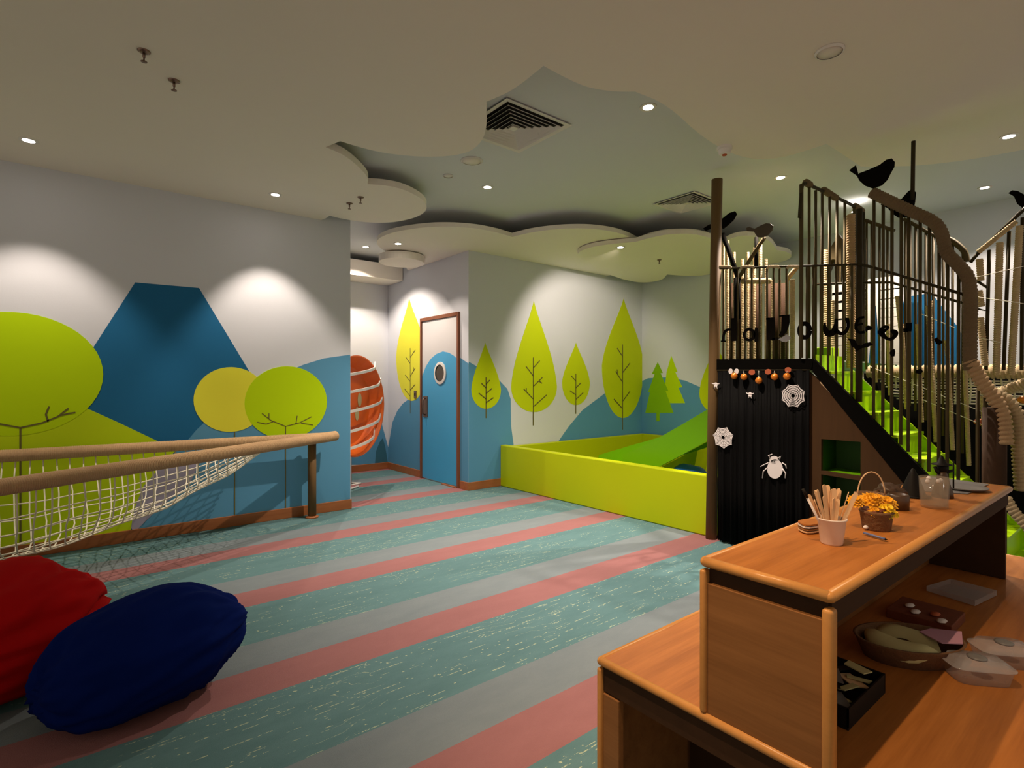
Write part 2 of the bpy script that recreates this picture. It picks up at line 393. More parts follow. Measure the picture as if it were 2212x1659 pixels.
def ell(xl, xr, yt, yb, col, layer, lab, cxpx=None):
    a = ony(xl, (yt + yb) / 2, YW); b = ony(xr, (yt + yb) / 2, YW); cx = (a.x + b.x) / 2; rx = (b.x - a.x) / 2
    px = cxpx or (xl + xr) / 2; zt = ony(px, yt, YW).z; zb = ony(px, yb, YW).z
    t = 0.001 + 0.0008 * layer
    o = prism('painted_tree_crown', ellipse_pts((cx, (zt + zb) / 2), rx, (zt - zb) / 2, plane='y', wall=YW), (0, -t, 0), col, wl); o['label'] = lab
ell(-195, 223, 674, 941, 'green', 4, 'big leaf green oval tree crown', 30)
ell(418, 576, 793, 933, 'yellow', 4, 'yellow oval tree crown', 497)
ell(528, 706, 791, 948, 'green', 5, 'round green tree crown', 615)
lines('painted_twigs', [[(44, 925), (44, 1205)], [(-60, 905), (0, 916), (44, 924), (90, 914), (125, 900), (148, 882)], [(104, 911), (99, 895), (106, 878)], [(128, 898), (150, 893), (163, 891)]], 0.013, 'twig', YW, 'y', wl, 7)
lines('painted_twigs', [[(617, 921), (617, 1115)], [(566, 893), (585, 908), (617, 921), (648, 913), (673, 900)], [(555, 912), (575, 916), (590, 911)], [(581, 905), (581, 893)], [(639, 917), (642, 898)], [(650, 914), (676, 918)]], 0.009, 'twig', YW, 'y', wl, 7)
lines('painted_twigs', [[(507, 933), (507, 1135)]], 0.009, 'twig', YW, 'y', wl, 7)
# tree wall
paint('painted_hill', [(1006, 781), (1040, 797), (1075, 818), (1096, 840), (1103, 862), (1104, 920), (1110, 965), (1112, 1043), (1006, 1056)], 'hill_blue', YW, 'y', wt, 'grey blue painted hill', 0)
paint('painted_patch', [(1190, 722), (1290, 722), (1330, 760), (1340, 900), (1200, 955), (1180, 955)], 'mint', YW, 'y', wt, 'pale mint painted patch', 0) if False else None
paint('painted_hill', [(1200, 962), (1228, 922), (1258, 886), (1298, 856), (1340, 824), (1392, 814), (1392, 960), (1230, 975)], 'hill_blue', YW, 'y', wt, 'grey blue painted hill behind the pit', 1)
for tip, wy, xl, xr, bt, tw in [((1048, 740), 842, 1018, 1082, 883, [[(1050, 815), (1050, 903)], [(1050, 838), (1040, 828)], [(1050, 830), (1058, 821)], [(1050, 850), (1063, 839)], [(1050, 862), (1034, 849)], [(1050, 870), (1066, 859)]]),
                                ((1153, 650), 835, 1104, 1203, 890, [[(1152, 772), (1152, 919)], [(1152, 812), (1136, 791)], [(1152, 795), (1166, 779)], [(1152, 835), (1172, 815)], [(1164, 823), (1171, 828)], [(1152, 862), (1131, 840)], [(1137, 846), (1137, 838)], [(1152, 879), (1181, 853)]]),
                                ((1244, 740), 826, 1214, 1274, 875, [[(1244, 807), (1244, 894)], [(1244, 823), (1234, 812)], [(1244, 838), (1255, 827)], [(1244, 853), (1231, 844)], [(1244, 863), (1260, 848)]])]:
    o = paint('painted_tree_crown', drop(tip, wy, xl, xr, bt), 'lime', YW, 'y', wt, 'lime green teardrop tree crown', 2)
    lines('painted_twigs', tw, 0.016, 'twig', YW, 'y', wt, 4)
dp = drop((1347, 645), 790, 1300, 1391, 903)
paint('painted_tree_crown', dp, 'lime', YW, 'y', wt, 'tall lime green teardrop tree crown in the corner', 2)
lines('painted_twigs', [[(1345, 744), (1345, 928)], [(1345, 770), (1333, 752)], [(1345, 805), (1361, 784)], [(1345, 826), (1330, 802)], [(1334, 808), (1333, 798)], [(1345, 867), (1361, 845)], [(1345, 883), (1326, 862)]], 0.02, 'twig', YW, 'y', wt, 4)
# far wall
paint('painted_hill', [(1376, 823), (1400, 817), (1440, 815), (1480, 822), (1512, 836), (1535, 860), (1560, 900), (1560, 960), (1376, 955)], 'hill_blue', XF, 'x', wf, 'grey blue painted hill behind the slide', 0)
paint('painted_pine', [(1421, 782), (1432, 806), (1427, 806), (1444, 845), (1438, 845), (1455, 892), (1425, 892), (1425, 910), (1418, 910), (1418, 892), (1394, 892), (1404, 847), (1400, 847), (1414, 808), (1408, 808)], 'pine', XF, 'x', wf, 'dark green painted pine', 2)
paint('painted_pine', [(1450, 768), (1464, 804), (1459, 804), (1474, 836), (1466, 838), (1480, 871), (1440, 871), (1436, 838), (1440, 804)], 'green', XF, 'x', wf, 'bright green painted pine', 1)
paint('painted_tree_crown', drop((1546, 745), 850, 1511, 1600, 895), 'lime', XF, 'x', wf, 'lime green teardrop tree crown behind the post', 3)
paint('painted_mountain', [(1955, 641), (2012, 633), (2068, 705), (2120, 800), (2140, 900), (1880, 900), (1925, 740)], 'deep_blue', XF, 'x', wf, 'deep blue painted mountain', 0)
# door wall / end wall
paint('painted_hill', [(832, 965), (848, 912), (858, 888), (870, 872), (890, 857), (911, 845), (911, 1022), (832, 1004)], 'hill_blue', XD, 'x', wd, 'grey blue painted hill', 0)
paint('painted_hill', [(993, 772), (1016, 785), (1016, 1056), (993, 1052)], 'hill_blue', XD, 'x', wd, None, 0)
dp = drop((884, 645), 772, 856, 924, 866)
paint('painted_tree_crown', [(min(x, 910), y) for x, y in dp], 'yellow', XD, 'x', wd, 'yellow teardrop tree crown', 1)
lines('painted_twigs', [[(886, 752), (886, 893)], [(886, 785), (876, 771)], [(886, 772), (897, 756)], [(886, 813), (897, 795)], [(893, 800), (893, 793)], [(886, 824), (875, 810)], [(886, 843), (897, 830)], [(886, 856), (874, 840)]], 0.014, 'twig', XD, 'x', wd, 3)
paint('painted_hill', [(757, 940), (790, 890), (808, 870), (822, 905), (845, 965), (845, 1004), (757, 1004)], 'hill_blue', YE, 'y', we, None, 0)
paint('painted_hill', [(810, 1001), (812, 975), (820, 955), (827, 946), (832, 965), (836.5, 992), (838, 1000)], 'dark_teal', YE, 'y', we, 'dark teal painted hill', 1)

# ---- door
door = bpy.data.objects.new('door_1', None); C.objects.link(door); door.location = (XD, 6.5, 0); struct(door)
y0, y1, zt = 6.005, 7.035, 2.335
box('door_frame', XD - 0.03, XD + 0.002, y1 - 0.045, y1, 0, zt, 'frame', door, 0.004)
box('door_frame', XD - 0.03, XD + 0.002, y0, y0 + 0.045, 0, zt, 'frame', door, 0.004)
box('door_frame', XD - 0.03, XD + 0.002, y0 + 0.045, y1 - 0.045, zt - 0.05, zt, 'frame', door, 0.004)
leaf = box('door_leaf', XD - 0.012, XD + 0.002, y0 + 0.048, y1 - 0.048, 0.015, zt - 0.053, 'door_pale', door)
dx = XD - 0.012
hill = [(914, 812), (920, 792), (930, 776), (942, 765), (957, 759), (970, 762), (980, 768), (989, 775)]
pl = [onx(x, y, dx) for x, y in hill]
pl[0].y = y1 - 0.05; pl[-1].y = y0 + 0.05
pl = pl + [Vector((dx, y0 + 0.05, 0.018)), Vector((dx, y1 - 0.05, 0.018))]
prism('painted_hill', pl, (-0.002, 0, 0), 'door_blue', door)['label'] = 'bright blue painted hill on the door'
pc = onx(951.5, 806, dx); pc.x = dx - 0.002
ringo = lathe('porthole_ring', [(0.118, 0.0), (0.155, 0.0), (0.155, 0.012), (0.118, 0.016)], pc, 'white', door, 36, (-1, 0, 0), cap=False, smooth=False); ringo['label'] = 'white round window ring'
lathe('porthole_glass', [(0.0, 0.0), (0.12, 0.002), (0.12, 0.006), (0.0, 0.006)], pc, 'porthole', ringo, 36, (-1, 0, 0), cap=False, smooth=False)
pp = box('pull_plate', dx - 0.010, dx - 0.002, 6.83, 6.95, 0.90, 1.20, 'bronze', door, 0.002); pp['label'] = 'brown metal pull plate'
hd = tube('door_handle', [(dx - 0.01, 6.89, 0.93), (dx - 0.05, 6.89, 0.95), (dx - 0.05, 6.89, 1.15), (dx - 0.01, 6.89, 1.17)], 0.010, 'bronze', pp)
box('door_sill', XD - 0.05, XD + 0.0, y0 + 0.045, y0 + 0.40, 0.0, 0.012, 'base', door)
sw = thing('light_switch', 'small brown square switch plate on the wall left of the blue door', 'switch', (XD - 0.001, 7.21, 1.22))
box('switch_plate', XD - 0.013, XD - 0.0022, 7.18, 7.245, 1.165, 1.275, 'bronze', sw, 0.002)
box('rocker', XD - 0.018, XD - 0.013, 7.20, 7.225, 1.20, 1.24, 'dark_thing', sw, 0.002)

# ---- cloud panels of the ceiling
def cloud(px, z, th, lab, clip=None, smooth=2):
    q = [onz(x, y, z) for x, y in px]
    return q
def slab(name, q, z, th, m, parent, lab=None):
    o = prism(name, [Vector((p.x, p.y, z)) for p in q], (0, 0, th), m, parent)
    if lab: o['label'] = lab
    return o
def arc(pts, it=2):
    P = smooth_path([Vector((x, y, 0)) for x, y in pts], it); return [(p.x, p.y) for p in P]
A = []
A += arc([(712, 466), (740, 473), (790, 481), (850, 481), (900, 470), (922, 455), (921, 440), (905, 425), (870, 408), (830, 400), (794, 398)])
A += arc([(794, 398), (796, 385), (780, 365), (745, 335), (703, 318)])
A += arc([(703, 318), (735, 305)], 0)
A += arc([(735, 305), (790, 322), (850, 334), (930, 340), (1000, 334), (1035, 315), (1052, 280), (1050, 220)])
A += arc([(1050, 220), (1096, 201), (1130, 178), (1157, 156), (1174, 142)])
A += arc([(1174, 142), (1208, 161), (1253, 183), (1289, 193), (1334, 198.5), (1372, 198)])
A += arc([(1372, 198), (1440, 225), (1520, 300), (1600, 342), (1680, 345), (1785, 311)])
A += arc([(1785, 311), (1812, 328), (1840, 340), (1870, 336), (1900, 325), (2006, 286), (2097, 253), (2212, 215)])
q = [onz(x, y, ZC) for x, y in A]
last = q[-1]
q += [Vector((last.x + 0.9, -1.2, 0)), Vector((last.x + 0.9, -3.0, 0)), Vector((-3.2, -3.0, 0)), Vector((-3.2, YW, 0))]
a0 = ony(694, 474, YW); q.append(Vector((a0.x, YW, 0)))
q.append(onz(703, 472, ZC))
slab('cloud_panel', q, ZC, 0.055, 'cloud', ceiling, 'large scalloped cream ceiling panel')
# right panel (higher)
D = arc([(1860, 356), (1925, 356), (1987, 354), (2097, 341), (2212, 319)], 1)
q = [onz(x, y, 3.24) for x, y in D]; l = q[-1]; q += [Vector((l.x + 0.6, -2.0, 0)), Vector((2.2, -2.0, 0)), Vector((q[0].x - 1.2, q[0].y, 0))]
slab('cloud_panel', q, 3.225, 0.05, 'cloud', ceiling, 'cream ceiling panel above the stairs')
# back row of clouds
ZB = 3.105
B = []
B += arc([(868, 560), (835, 545), (814, 530), (815, 515), (850, 501), (905, 492), (960, 489), (1020, 492), (1070, 501), (1106, 512)])
B += arc([(1106, 512), (1150, 501), (1210, 494), (1270, 493), (1320, 499), (1352, 508), (1378, 521)])
B += arc([(1378, 521), (1410, 509), (1450, 503), (1500, 503), (1535, 512), (1560, 524)])
q = [onz(x, y, ZB) for x, y in B]
q += [Vector((q[-1].x, q[-1].y, 0)), Vector((6.9, YW - 0.9, 0)), Vector((6.6, YW - 0.002, 0)), Vector((XD - 0.002, YW - 0.002, 0)), Vector((XD - 0.002, 7.45, 0))]
slab('cloud_panel', q, ZB, 0.05, 'cloud', ceiling, 'long scalloped cream ceiling panel above the green pit')
Cc = []
Cc += arc([(1306, 590), (1262, 565), (1243, 548), (1270, 535), (1310, 528), (1375, 522)])
Cc += arc([(1375, 522), (1400, 515), (1440, 506), (1490, 504), (1530, 512), (1560, 524)])
Cc += arc([(1560, 524), (1590, 510), (1630, 508), (1665, 520), (1678, 540)])
Cc += arc([(1678, 540), (1705, 545), (1712, 556), (1690, 566), (1630, 580), (1540, 594), (1490, 597), (1441, 593)])
Cc += arc([(1441, 593), (1430, 606), (1385, 612), (1345, 603)])
q = [onz(x, y, 3.045) for x, y in Cc]; q = [Vector((min(p.x, XF - .01), min(p.y, YW - 0.004), 0)) for p in q]
slab('cloud_panel', q, 3.045, 0.05, 'cloud', ceiling, 'lower cloud shaped cream ceiling panel at the far corner')
cq = onz(868, 568, 3.0)
q = [Vector((min(cq.x + 0.30 * math.cos(2 * PI * k / 40), XD - .004), cq.y + 0.30 * math.sin(2 * PI * k / 40), 0)) for k in range(40)]
slab('cloud_panel', q, 3.0, 0.09, 'cloud', ceiling, 'small round cream ceiling panel above the door')
struct(box('trim_1', 1.2, XD - .01, 7.6, YE - .004, 2.97, 3.2, 'cloud'))

# ---- ceiling vents (square diffusers)
def vent(c, z, half, label, ang=0.0):
    r = thing('ceiling_vent', label, 'air vent', (c[0], c[1], z), 'ceiling air vents')
    x, y = c
    def ring(name, a, b, za, zb, m):
        vs = []; fs = []
        for (s, zz) in ((a, za), (b, zb)):
            vs += [Vector((x - s, y - s, zz)), Vector((x + s, y - s, zz)), Vector((x + s, y + s, zz)), Vector((x - s, y + s, zz))]
        vs += [v + Vector((0, 0, 0.004)) for v in vs[:8]]
        for k in range(4):
            j = (k + 1) % 4; fs += [[k, j, j + 4, k + 4], [k + 8, k + 12, j + 12, j + 8], [k, k + 8, j + 8, j], [k + 4, j + 4, j + 12, k + 12]]
        return mesh(name, vs, fs, m, r)
    box('backing', x - half * .93, x + half * .93, y - half * .93, y + half * .93, z - 0.004, z, 'vent_dark', r)
    ring('frame', half, half * 0.88, z - 0.014, z - 0.008, 'white')
    for k in range(6):
        s = half * (0.83 - 0.125 * k); ring('louver', s, s - half * 0.075, z - 0.024, z - 0.005, 'white')
    box('center_plate', x - half * .09, x + half * .09, y - half * .09, y + half * .09, z - 0.016, z - 0.004, 'white', r)
    return r
vent((2.535, 3.135), ZS, 0.305, 'square white ceiling air vent with dark louvers beside the scalloped panel')
vent((5.02, 3.30), ZS, 0.25, 'second square ceiling air vent, behind the wooden post, near the back clouds')

# ---- downlights
def downlight(px, z, label, power, size=95, blend=0.5, r=0.045, aim=(0, 0, -1), warm=(1, 0.82, 0.66)):
    p = onz(px[0], px[1], z); t = thing('downlight', label, 'ceiling light', (p.x, p.y, z), 'recessed ceiling downlights')
    lathe('trim_ring', [(r * 0.8, -0.004), (r * 1.28, -0.004), (r * 1.28, 0.001), (r * 0.8, 0.001)], (p.x, p.y, z - 0.001), 'white', t, 24, cap=False, smooth=False)
    lathe('lens', [(0, -0.003), (r * 0.82, -0.003), (r * 0.82, 0.0), (0, 0.0)], (p.x, p.y, z - 0.001), 'lens', t, 20, cap=False, smooth=False)
    ld = bpy.data.lights.new('lamp', 'SPOT'); ld.energy = power; ld.color = warm; ld.spot_size = math.radians(size); ld.spot_blend = blend; ld.shadow_soft_size = 0.02
    lo = bpy.data.objects.new('lamp', ld); C.objects.link(lo); lo.parent = t; lo.location = (0, 0, -0.02)
    lo.rotation_euler = Vector(aim).to_track_quat('-Z', 'Y').to_euler(); return t
downlight((62, 303), ZC, 'bright ceiling downlight at the far left, above the big green tree crown', 46, 80, 0.5, aim=(0.0, 0.10, -1))
downlight((595, 420), ZC, 'bright ceiling downlight near the left wall, right of the blue mountain', 56, 77, 0.5, aim=(0.05, 0.10, -1))
downlight((1053, 404), ZS, 'ceiling downlight in the sky patch below the round speaker', 205, 110, 0.8)
downlight((1400, 231), ZS, 'large bright ceiling downlight right of the louvered air vent', 215, 96, 0.8)
downlight((1686, 383), ZS, 'ceiling downlight in the green lit patch left of the tall railing', 150, 100, 0.5)
downlight((2180, 294), 3.225, 'ceiling downlight at the upper right edge', 120, 92, 0.5)
downlight((2127, 405), ZS, 'ceiling downlight above the right rope railing', 34, 110, 0.4)
downlight((790, 533), ZS, 'small corridor downlight left of the cloud edge', 90, 120, 0.4)
downlight((860, 526), ZB, 'downlight in the left end of the back cloud panel', 24, 96, 0.4, aim=(0.2, 0.0, -1))
downlight((1340, 534), 3.045, 'glaring downlight under the step between two back clouds', 56, 96, 0.5, aim=(0.6, 1.0, -1))
downlight((1848, 456), 3.2, 'small downlight seen through the end of the tall railing', 60, 130, 0.4)
# lamps of the same kind in the part of the room in front of and above the camera
def hidden_down(x, y, e, size=90, blend=0.35, aim=(0, 0, -1)):
    ld = bpy.data.lights.new('room_lamp', 'SPOT'); ld.energy = e; ld.color = (1, 0.68, 0.40); ld.spot_size = math.radians(size); ld.spot_blend = blend; ld.shadow_soft_size = 0.015
    lo = bpy.data.objects.new('room_lamp', ld); C.objects.link(lo); lo.location = (x, y, ZC - 0.03)
    lo.rotation_euler = Vector(aim).to_track_quat('-Z', 'Y').to_euler()
hidden_down(0.75, 0.60, 60, 62, 0.9, (0.30, 0.0, -1))
hidden_down(0.30, 1.55, 80, 62, 0.8, (0.50, -0.36, -1))

# ---- sprinklers, speaker, detectors
def sprinkler(px, z, label):
    p = onz(px[0], px[1], z); t = thing('sprinkler', label, 'sprinkler', (p.x, p.y, z), 'ceiling fire sprinklers')
    lathe('escutcheon', [(0.030, 0), (0.030, -0.004), (0.016, -0.012), (0, -0.012)], (p.x, p.y, z), 'bronze', t, 20, cap=False)
    lathe('body', [(0.007, -0.01), (0.007, -0.035), (0.004, -0.036), (0.004, -0.055)], (p.x, p.y, z), 'bronze', t, 10)
    lathe('deflector', [(0.0, -0.055), (0.015, -0.055), (0.015, -0.058), (0, -0.058)], (p.x, p.y, z), 'bronze', t, 16, cap=False)
sprinkler((311, 110), ZC, 'small brown sprinkler nearest the top left of the ceiling')
sprinkler((376, 174), ZC, 'brown ceiling sprinkler with a round dark collar above the left downlights')
sprinkler((779, 426), ZC, 'brown sprinkler on the rounded cloud lobe, the right one of a pair')
sprinkler((755, 439), ZC, 'brown sprinkler on the rounded cloud lobe, the left one of a pair')
sprinkler((1424, 561), 3.045, 'small sprinkler under the lower cloud panel at the back')
def disc(name, px, z, r, h, m, label, cat):
    p = onz(px[0], px[1], z); t = thing(name, label, cat, (p.x, p.y, z))
    lathe('rim', [(r * 0.86, 0), (r, 0), (r, -h * 0.6), (r * 0.86, -h)], (p.x, p.y, z), 'white', t, 32, cap=False)
    lathe('cover', [(0, -h * 0.7), (r * 0.87, -h * 0.7), (r * 0.87, -h * .3), (0, -h * .3)], (p.x, p.y, z), m, t, 32, cap=False)
disc('ceiling_speaker', (1019, 347), ZS, 0.095, 0.008, 'cloud', 'flat round ceiling speaker beside the air vent', 'speaker')
disc('access_disc', (968, 379), ZS, 0.045, 0.012, 'white', 'small white ceiling disc above the curved dark cloud gap', 'ceiling disc')
disc('access_disc', (1792, 110), ZC, 0.07, 0.012, 'cloud', 'round cream ceiling disc at the upper right of the picture', 'ceiling disc')
p = onz(1565, 318, ZC); sd = thing('smoke_detector', 'white ceiling smoke detector above the wooden post', 'smoke detector', (p.x, p.y, ZC))
lathe('base', [(0.055, 0), (0.055, -0.018), (0.048, -0.02), (0, -0.02)], (p.x, p.y, ZC), 'white', sd, 28, cap=False)
lathe('head', [(0.046, -0.02), (0.040, -0.048), (0.02, -0.055), (0, -0.055)], (p.x, p.y, ZC), 'white', sd, 28, cap=False)
lathe('sensor', [(0.018, -0.055), (0.015, -0.062), (0, -0.062)], (p.x, p.y, ZC), 'red_paper', sd, 16, cap=False)

# ---------------------------------------------------------------- hammock rails and net
hm = thing('net_hammock', 'rope wrapped V shaped rail with sagging white net along the left wall', 'hammock', (2.03, 5.62, 0))
apex = Vector((2.04, 5.62, 0.83)); bk = Vector((-2.3, 5.60, 0.85)); fr_ = Vector((-2.3, 3.22, 0.80))
tube('post', [(1.90, 5.67, 0), (1.90, 5.67, 0.80)], 0.042, 'post', hm, 20)
lathe('foot_ring', [(0.065, 0), (0.065, 0.012), (0.045, 0.02)], (1.90, 5.67, 0), 'base', hm, 24)
mid = apex.lerp(fr_, 0.10)
wrapped('back_rail', [apex + Vector((0.03, 0, 0)), bk], 0.047, 'rope', hm, 0.012, 0.05, 14)
wrapped('front_rail', [apex + Vector((0.10, 0.03, 0.003)), Vector((-0.35, 4.345, 0.785)), fr_], 0.050, 'rope', hm, 0.012, 0.05, 14)
def rails(X):
    a = apex.lerp(bk, (apex.x - X) / (apex.x - bk.x))
    if X > -0.35: b = apex.lerp(Vector((-0.35, 4.345, 0.785)), (apex.x - X) / (apex.x + 0.35))
    else: b = Vector((-0.35, 4.345, 0.785)).lerp(fr_, (-0.35 - X) / 1.95)
    return a, b
def sag(X):
    k = [(1.42, 0.0), (1.25, 0.08), (1.0, 0.22), (0.6, 0.40), (0.2, 0.50), (-0.2, 0.56), (-1, 0.60), (-2.3, 0.62)]
    for (a, s), (b, t) in zip(k[:-1], k[1:]):
        if X <= a and X >= b: return s + (t - s) * (a - X) / (a - b)
    return 0.0
def netp(X, u, j=0.0):
    a, b = rails(X); p = a.lerp(b, u); s = math.sin(PI * u) ** 0.75 if 0 < u < 1 else 0
    p = p.copy(); p.z -= 0.03 + sag(X) * s
    p.x += 0.03 * math.sin(7 * u + X * 3) * s + j; p.z += 0.01 * math.sin(11 * X + 9 * u) * s
    return p
X = 1.40; rnd = random.Random(3)
while X > -2.2:
    tube('net_cord', [netp(X, i / 16, rnd.uniform(-.006, .006)) for i in range(17)], 0.0052, 'cord', hm, 5)
    X -= 0.080
nl = 14
for k in range(1, nl):
    u = k / nl; pts = []; X = 1.42
    while X > -2.2: pts.append(netp(X, u)); X -= 0.046
    tube('net_cord', pts, 0.0052, 'cord', hm, 5)

# ---------------------------------------------------------------- bean bags
from mathutils import noise as mnoise
def beanbag(name, label, c, r, rot, tilt, m, seed, fold=0.03):
    bm = bmesh.new(); bmesh.ops.create_uvsphere(bm, u_segments=96, v_segments=64, radius=1)
    Rm = Matrix.Rotation(rot, 3, 'Z') @ Matrix.Rotation(tilt, 3, 'Y')
    for v in bm.verts:
        d = v.co.normalized()  # long axis = x, gathered at +-x
        ang = math.atan2(d.z, d.y); e = abs(d.x)
        n1 = mnoise.noise(d * 1.6 + Vector((seed, 0, 0))); n2 = mnoise.noise(Vector((d.x * 2.2, math.cos(ang) * 5, math.sin(ang) * 5)) + Vector((0, seed, 0)))
        ridge = -abs(mnoise.noise(Vector((d.x * 1.6 + seed, math.cos(ang + d.x * .8) * 3.2, math.sin(ang + d.x * .8) * 3.2))))
        k = 1 + 0.07 * n1 + fold * (0.4 + e) * n2 + fold * 1.8 * ridge
        p = Rm @ Vector((math.copysign(abs(d.x) ** 0.80, d.x) * r[0], d.y * r[1], d.z * r[2])) * k
        p = p + Vector(c)
        if p.z < 0.05: p.z = 0.004 + max(0, p.z + 0.25) * 0.12
        v.co = p
    t = thing(name, label, 'bean bag', (c[0], c[1], 0))
    me = bpy.data.meshes.new('bag_cover'); bm.to_mesh(me); bm.free(); link('bag_cover', me, m, t, True)
    return t
rb = beanbag('bean_bag', 'large crumpled red bean bag lying behind the blue one', (-0.36, 3.50, 0.235), (0.50, 0.50, 0.295), 0.35, 0.0, 'red_cloth', 3.3, 0.075)
bb = beanbag('bean_bag', 'dark blue bean bag lying on the carpet in front of the red one', (0.235, 2.86, 0.22), (0.395, 0.27, 0.25), 0.10, -0.12, 'blue_cloth', 8.1, 0.05)

# ---------------------------------------------------------------- orange stand in the corridor
st = thing('display_stand', 'orange dish shaped stand with white curved shelves in the corridor', 'shelf stand', (2.70, 6.69, 0))
dv = (FW * math.cos(math.radians(17)) + RT * math.sin(math.radians(17))); nv = Vector((dv.y, -dv.x, 0)); cc = Vector((2.70, 6.69, 1.10))
lathe('orange_dish', [(0.0, 0.0), (0.50, 0.0), (0.63, 0.14), (0.645, 0.14), (0.51, -0.02), (0.0, -0.02)], cc, 'orange', st, 48, nv, cap=False, smooth=False)
for zz, half in ((0.42, 0.46), (0.20, 0.60), (-0.04, 0.66), (-0.28, 0.60), (-0.48, 0.44)):
    base = cc + Vector((0, 0, zz)); pts = []
    for i in range(9):
        s = -1 + 2 * i / 8; bow = 0.10 + 0.14 * (1 - s * s); lift = 0.07 * s + (0.06 if i == 8 else 0)
        pts.append(base + dv * (half * s) + nv * bow + Vector((0, 0, lift)))
    vs = []; fs = []
    for p in pts: vs += [p, p + nv * 0.02, p + nv * 0.02 + Vector((0, 0, 0.032)), p + Vector((0, 0, 0.032)), ]
    for i in range(8):
        for k in range(4): a = i * 4 + k; b = i * 4 + (k + 1) % 4; fs.append([a, b, b + 4, a + 4])
    fs += [[0, 1, 2, 3], [32, 33, 34, 35]]
    mesh('shelf', vs, fs, 'white', st)
for s in (-1, 1):
    q = cc + dv * 0.22 + Vector((0, 0, -0.02)) + nv * 0.003; le = []
    for i in range(16):
        a = 2 * PI * i / 16; le.append(q + dv * (0.10 * s * 0.3 + 0.045 * math.cos(a)) + Vector((0, 0, s * 0.09 + 0.09 * math.sin(a))))
    prism('leaf_emblem', le, nv * 0.004, 'cream', st)
pb = onz(758, 1048, 0)
tube('pole', [cc - nv * 0.05 + Vector((0, 0, -1.095)), cc - nv * 0.05 + Vector((0, 0, .3))], 0.016, 'white', st, 12)
tube('side_pole', [pb + Vector((0.0, 0, 0.01)), pb + Vector((0, 0, 0.98))], 0.010, 'white', st, 8)
tube('foot', [pb + Vector((-0.1, 0, 0.012)), pb, pb + Vector((0.13, -0.02, 0.012)), pb + Vector((0.05, 0.1, 0.012))], 0.012, 'white', st, 8)
tube('base_bar', [cc - nv * 0.05 + Vector((0, 0, -1.085)) - dv * 0.4, cc - nv * 0.05 + Vector((0, 0, -1.085)) + dv * 0.3], 0.014, 'white', st, 8)

# ---------------------------------------------------------------- green pit with slide
pit = thing('play_pit', 'lime green padded play pit with low walls in front of the tree mural', 'play pit', (4.5, 4.2, 0))
box('front_wall', 4.46, 4.56, 2.67, 5.80, 0.0, 0.555, 'pit', pit, 0.012)
box('side_wall', 4.56, 7.50, 5.72, 5.80, 0.0, 0.535, 'pit', pit, 0.010)
box('back_wall', 7.42, 7.50, 2.67, 5.72, 0.0, 0.535, 'pit', pit, 0.010)
box('near_wall', 4.56, 7.42, 2.67, 2.72, 0.0, 0.535, 'pit', pit, 0.01)
box('pit_floor', 4.56, 7.42, 2.72, 5.72, 0.002, 0.04, 'pit', pit)
sl = thing('slide', 'green slide running down into the pit from the tower', 'slide', (5.0, 3.0, 0))
XA, XB = 4.98, 5.42
near = [onx(x, y, XA) for x, y in [(1345, 981), (1370, 972), (1400, 958), (1440, 936), (1480, 913), (1527, 885), (1570, 858)]]
farr = [onx(x, y, XB) for x, y in [(1293, 983), (1330, 972), (1370, 960), (1410, 949), (1440, 939)]]
farr += [farr[-1] + Vector((0, -0.5, 0.19)), farr[-1] + Vector((0, -1.3, 0.55))]
def side(name, top, h, th):
    bot = [p - Vector((0, 0, h if i > 1 else p.z - 0.05)) for i, p in enumerate(top)]
    return prism(name, top + bot[::-1], (th, 0, 0), 'slide', sl)
side('near_side', near, 0.32, 0.03); side('far_side', farr, 0.30, 0.03)
vs = []; fs = []
for i in range(7):
    a = near[i] - Vector((0, 0, 0.24)); b = farr[i] - Vector((0, 0, 0.22)); a.z = max(a.z, 0.12); b.z = max(b.z, 0.12)
    vs += [a + Vector((.03, 0, 0)), b, b - Vector((0, 0, .02)), a + Vector((.03, 0, -.02))]
for i in range(6):
    for k in range(4): fs.append([i * 4 + k, i * 4 + (k + 1) % 4, i * 4 + 4 + (k + 1) % 4, i * 4 + 4 + k])
mesh('chute', vs, fs, 'step', sl)
bb2 = blob('floor_cushion', (5.2, 3.42, 0.26), (0.26, 0.24, 0.24), 'bright_blue', None, 4, 0.12, 2.0, 2, flat=-0.2)
tag(bb2, 'bright blue cushion lying in the pit under the slide', 'cushion')
pd = thing('foam_wedge', 'yellow green foam wedge under the slide behind the blue cushion', 'foam wedge', (5.6, 3.1, 0.04))
w = [onx(x, y, 5.55) for x, y in [(1430, 1008), (1508, 968), (1496, 1030), (1440, 1040)]]
prism('wedge_body', w, (0.25, 0, 0), 'pit', pd)

# ---------------------------------------------------------------- play tower
XT = 4.40
tw = thing('play_tower', 'wooden play tower with black edged platform and lime green stairs', 'play tower', (XT, 2.6, 0))
tube('corner_post', [onx(1536, 1166, XT + .03) * 1.0, onx(1549, 388, XT + .03)], 0.047, 'post', tw, 24)
cp = tw.children[0]
for v in cp.data.vertices: v.co.z = max(v.co.z, 0.0)
def pz(p): return p
pt = [onx(1548, 776, XT), onx(1757, 775, XT), onx(1752, 800, XT), onx(1548, 800, XT)]
prism('platform_fascia', pt, (0.04, 0, 0), 'fascia', tw)
prism('platform', [Vector((XT + .04, 2.60, 1.50)), Vector((XT + .04, 1.80, 1.50)), Vector((XT + .04, 1.80, 1.575)), Vector((XT + .04, 2.60, 1.585))], (2.2, 0, 0), 'dark_green', tw)
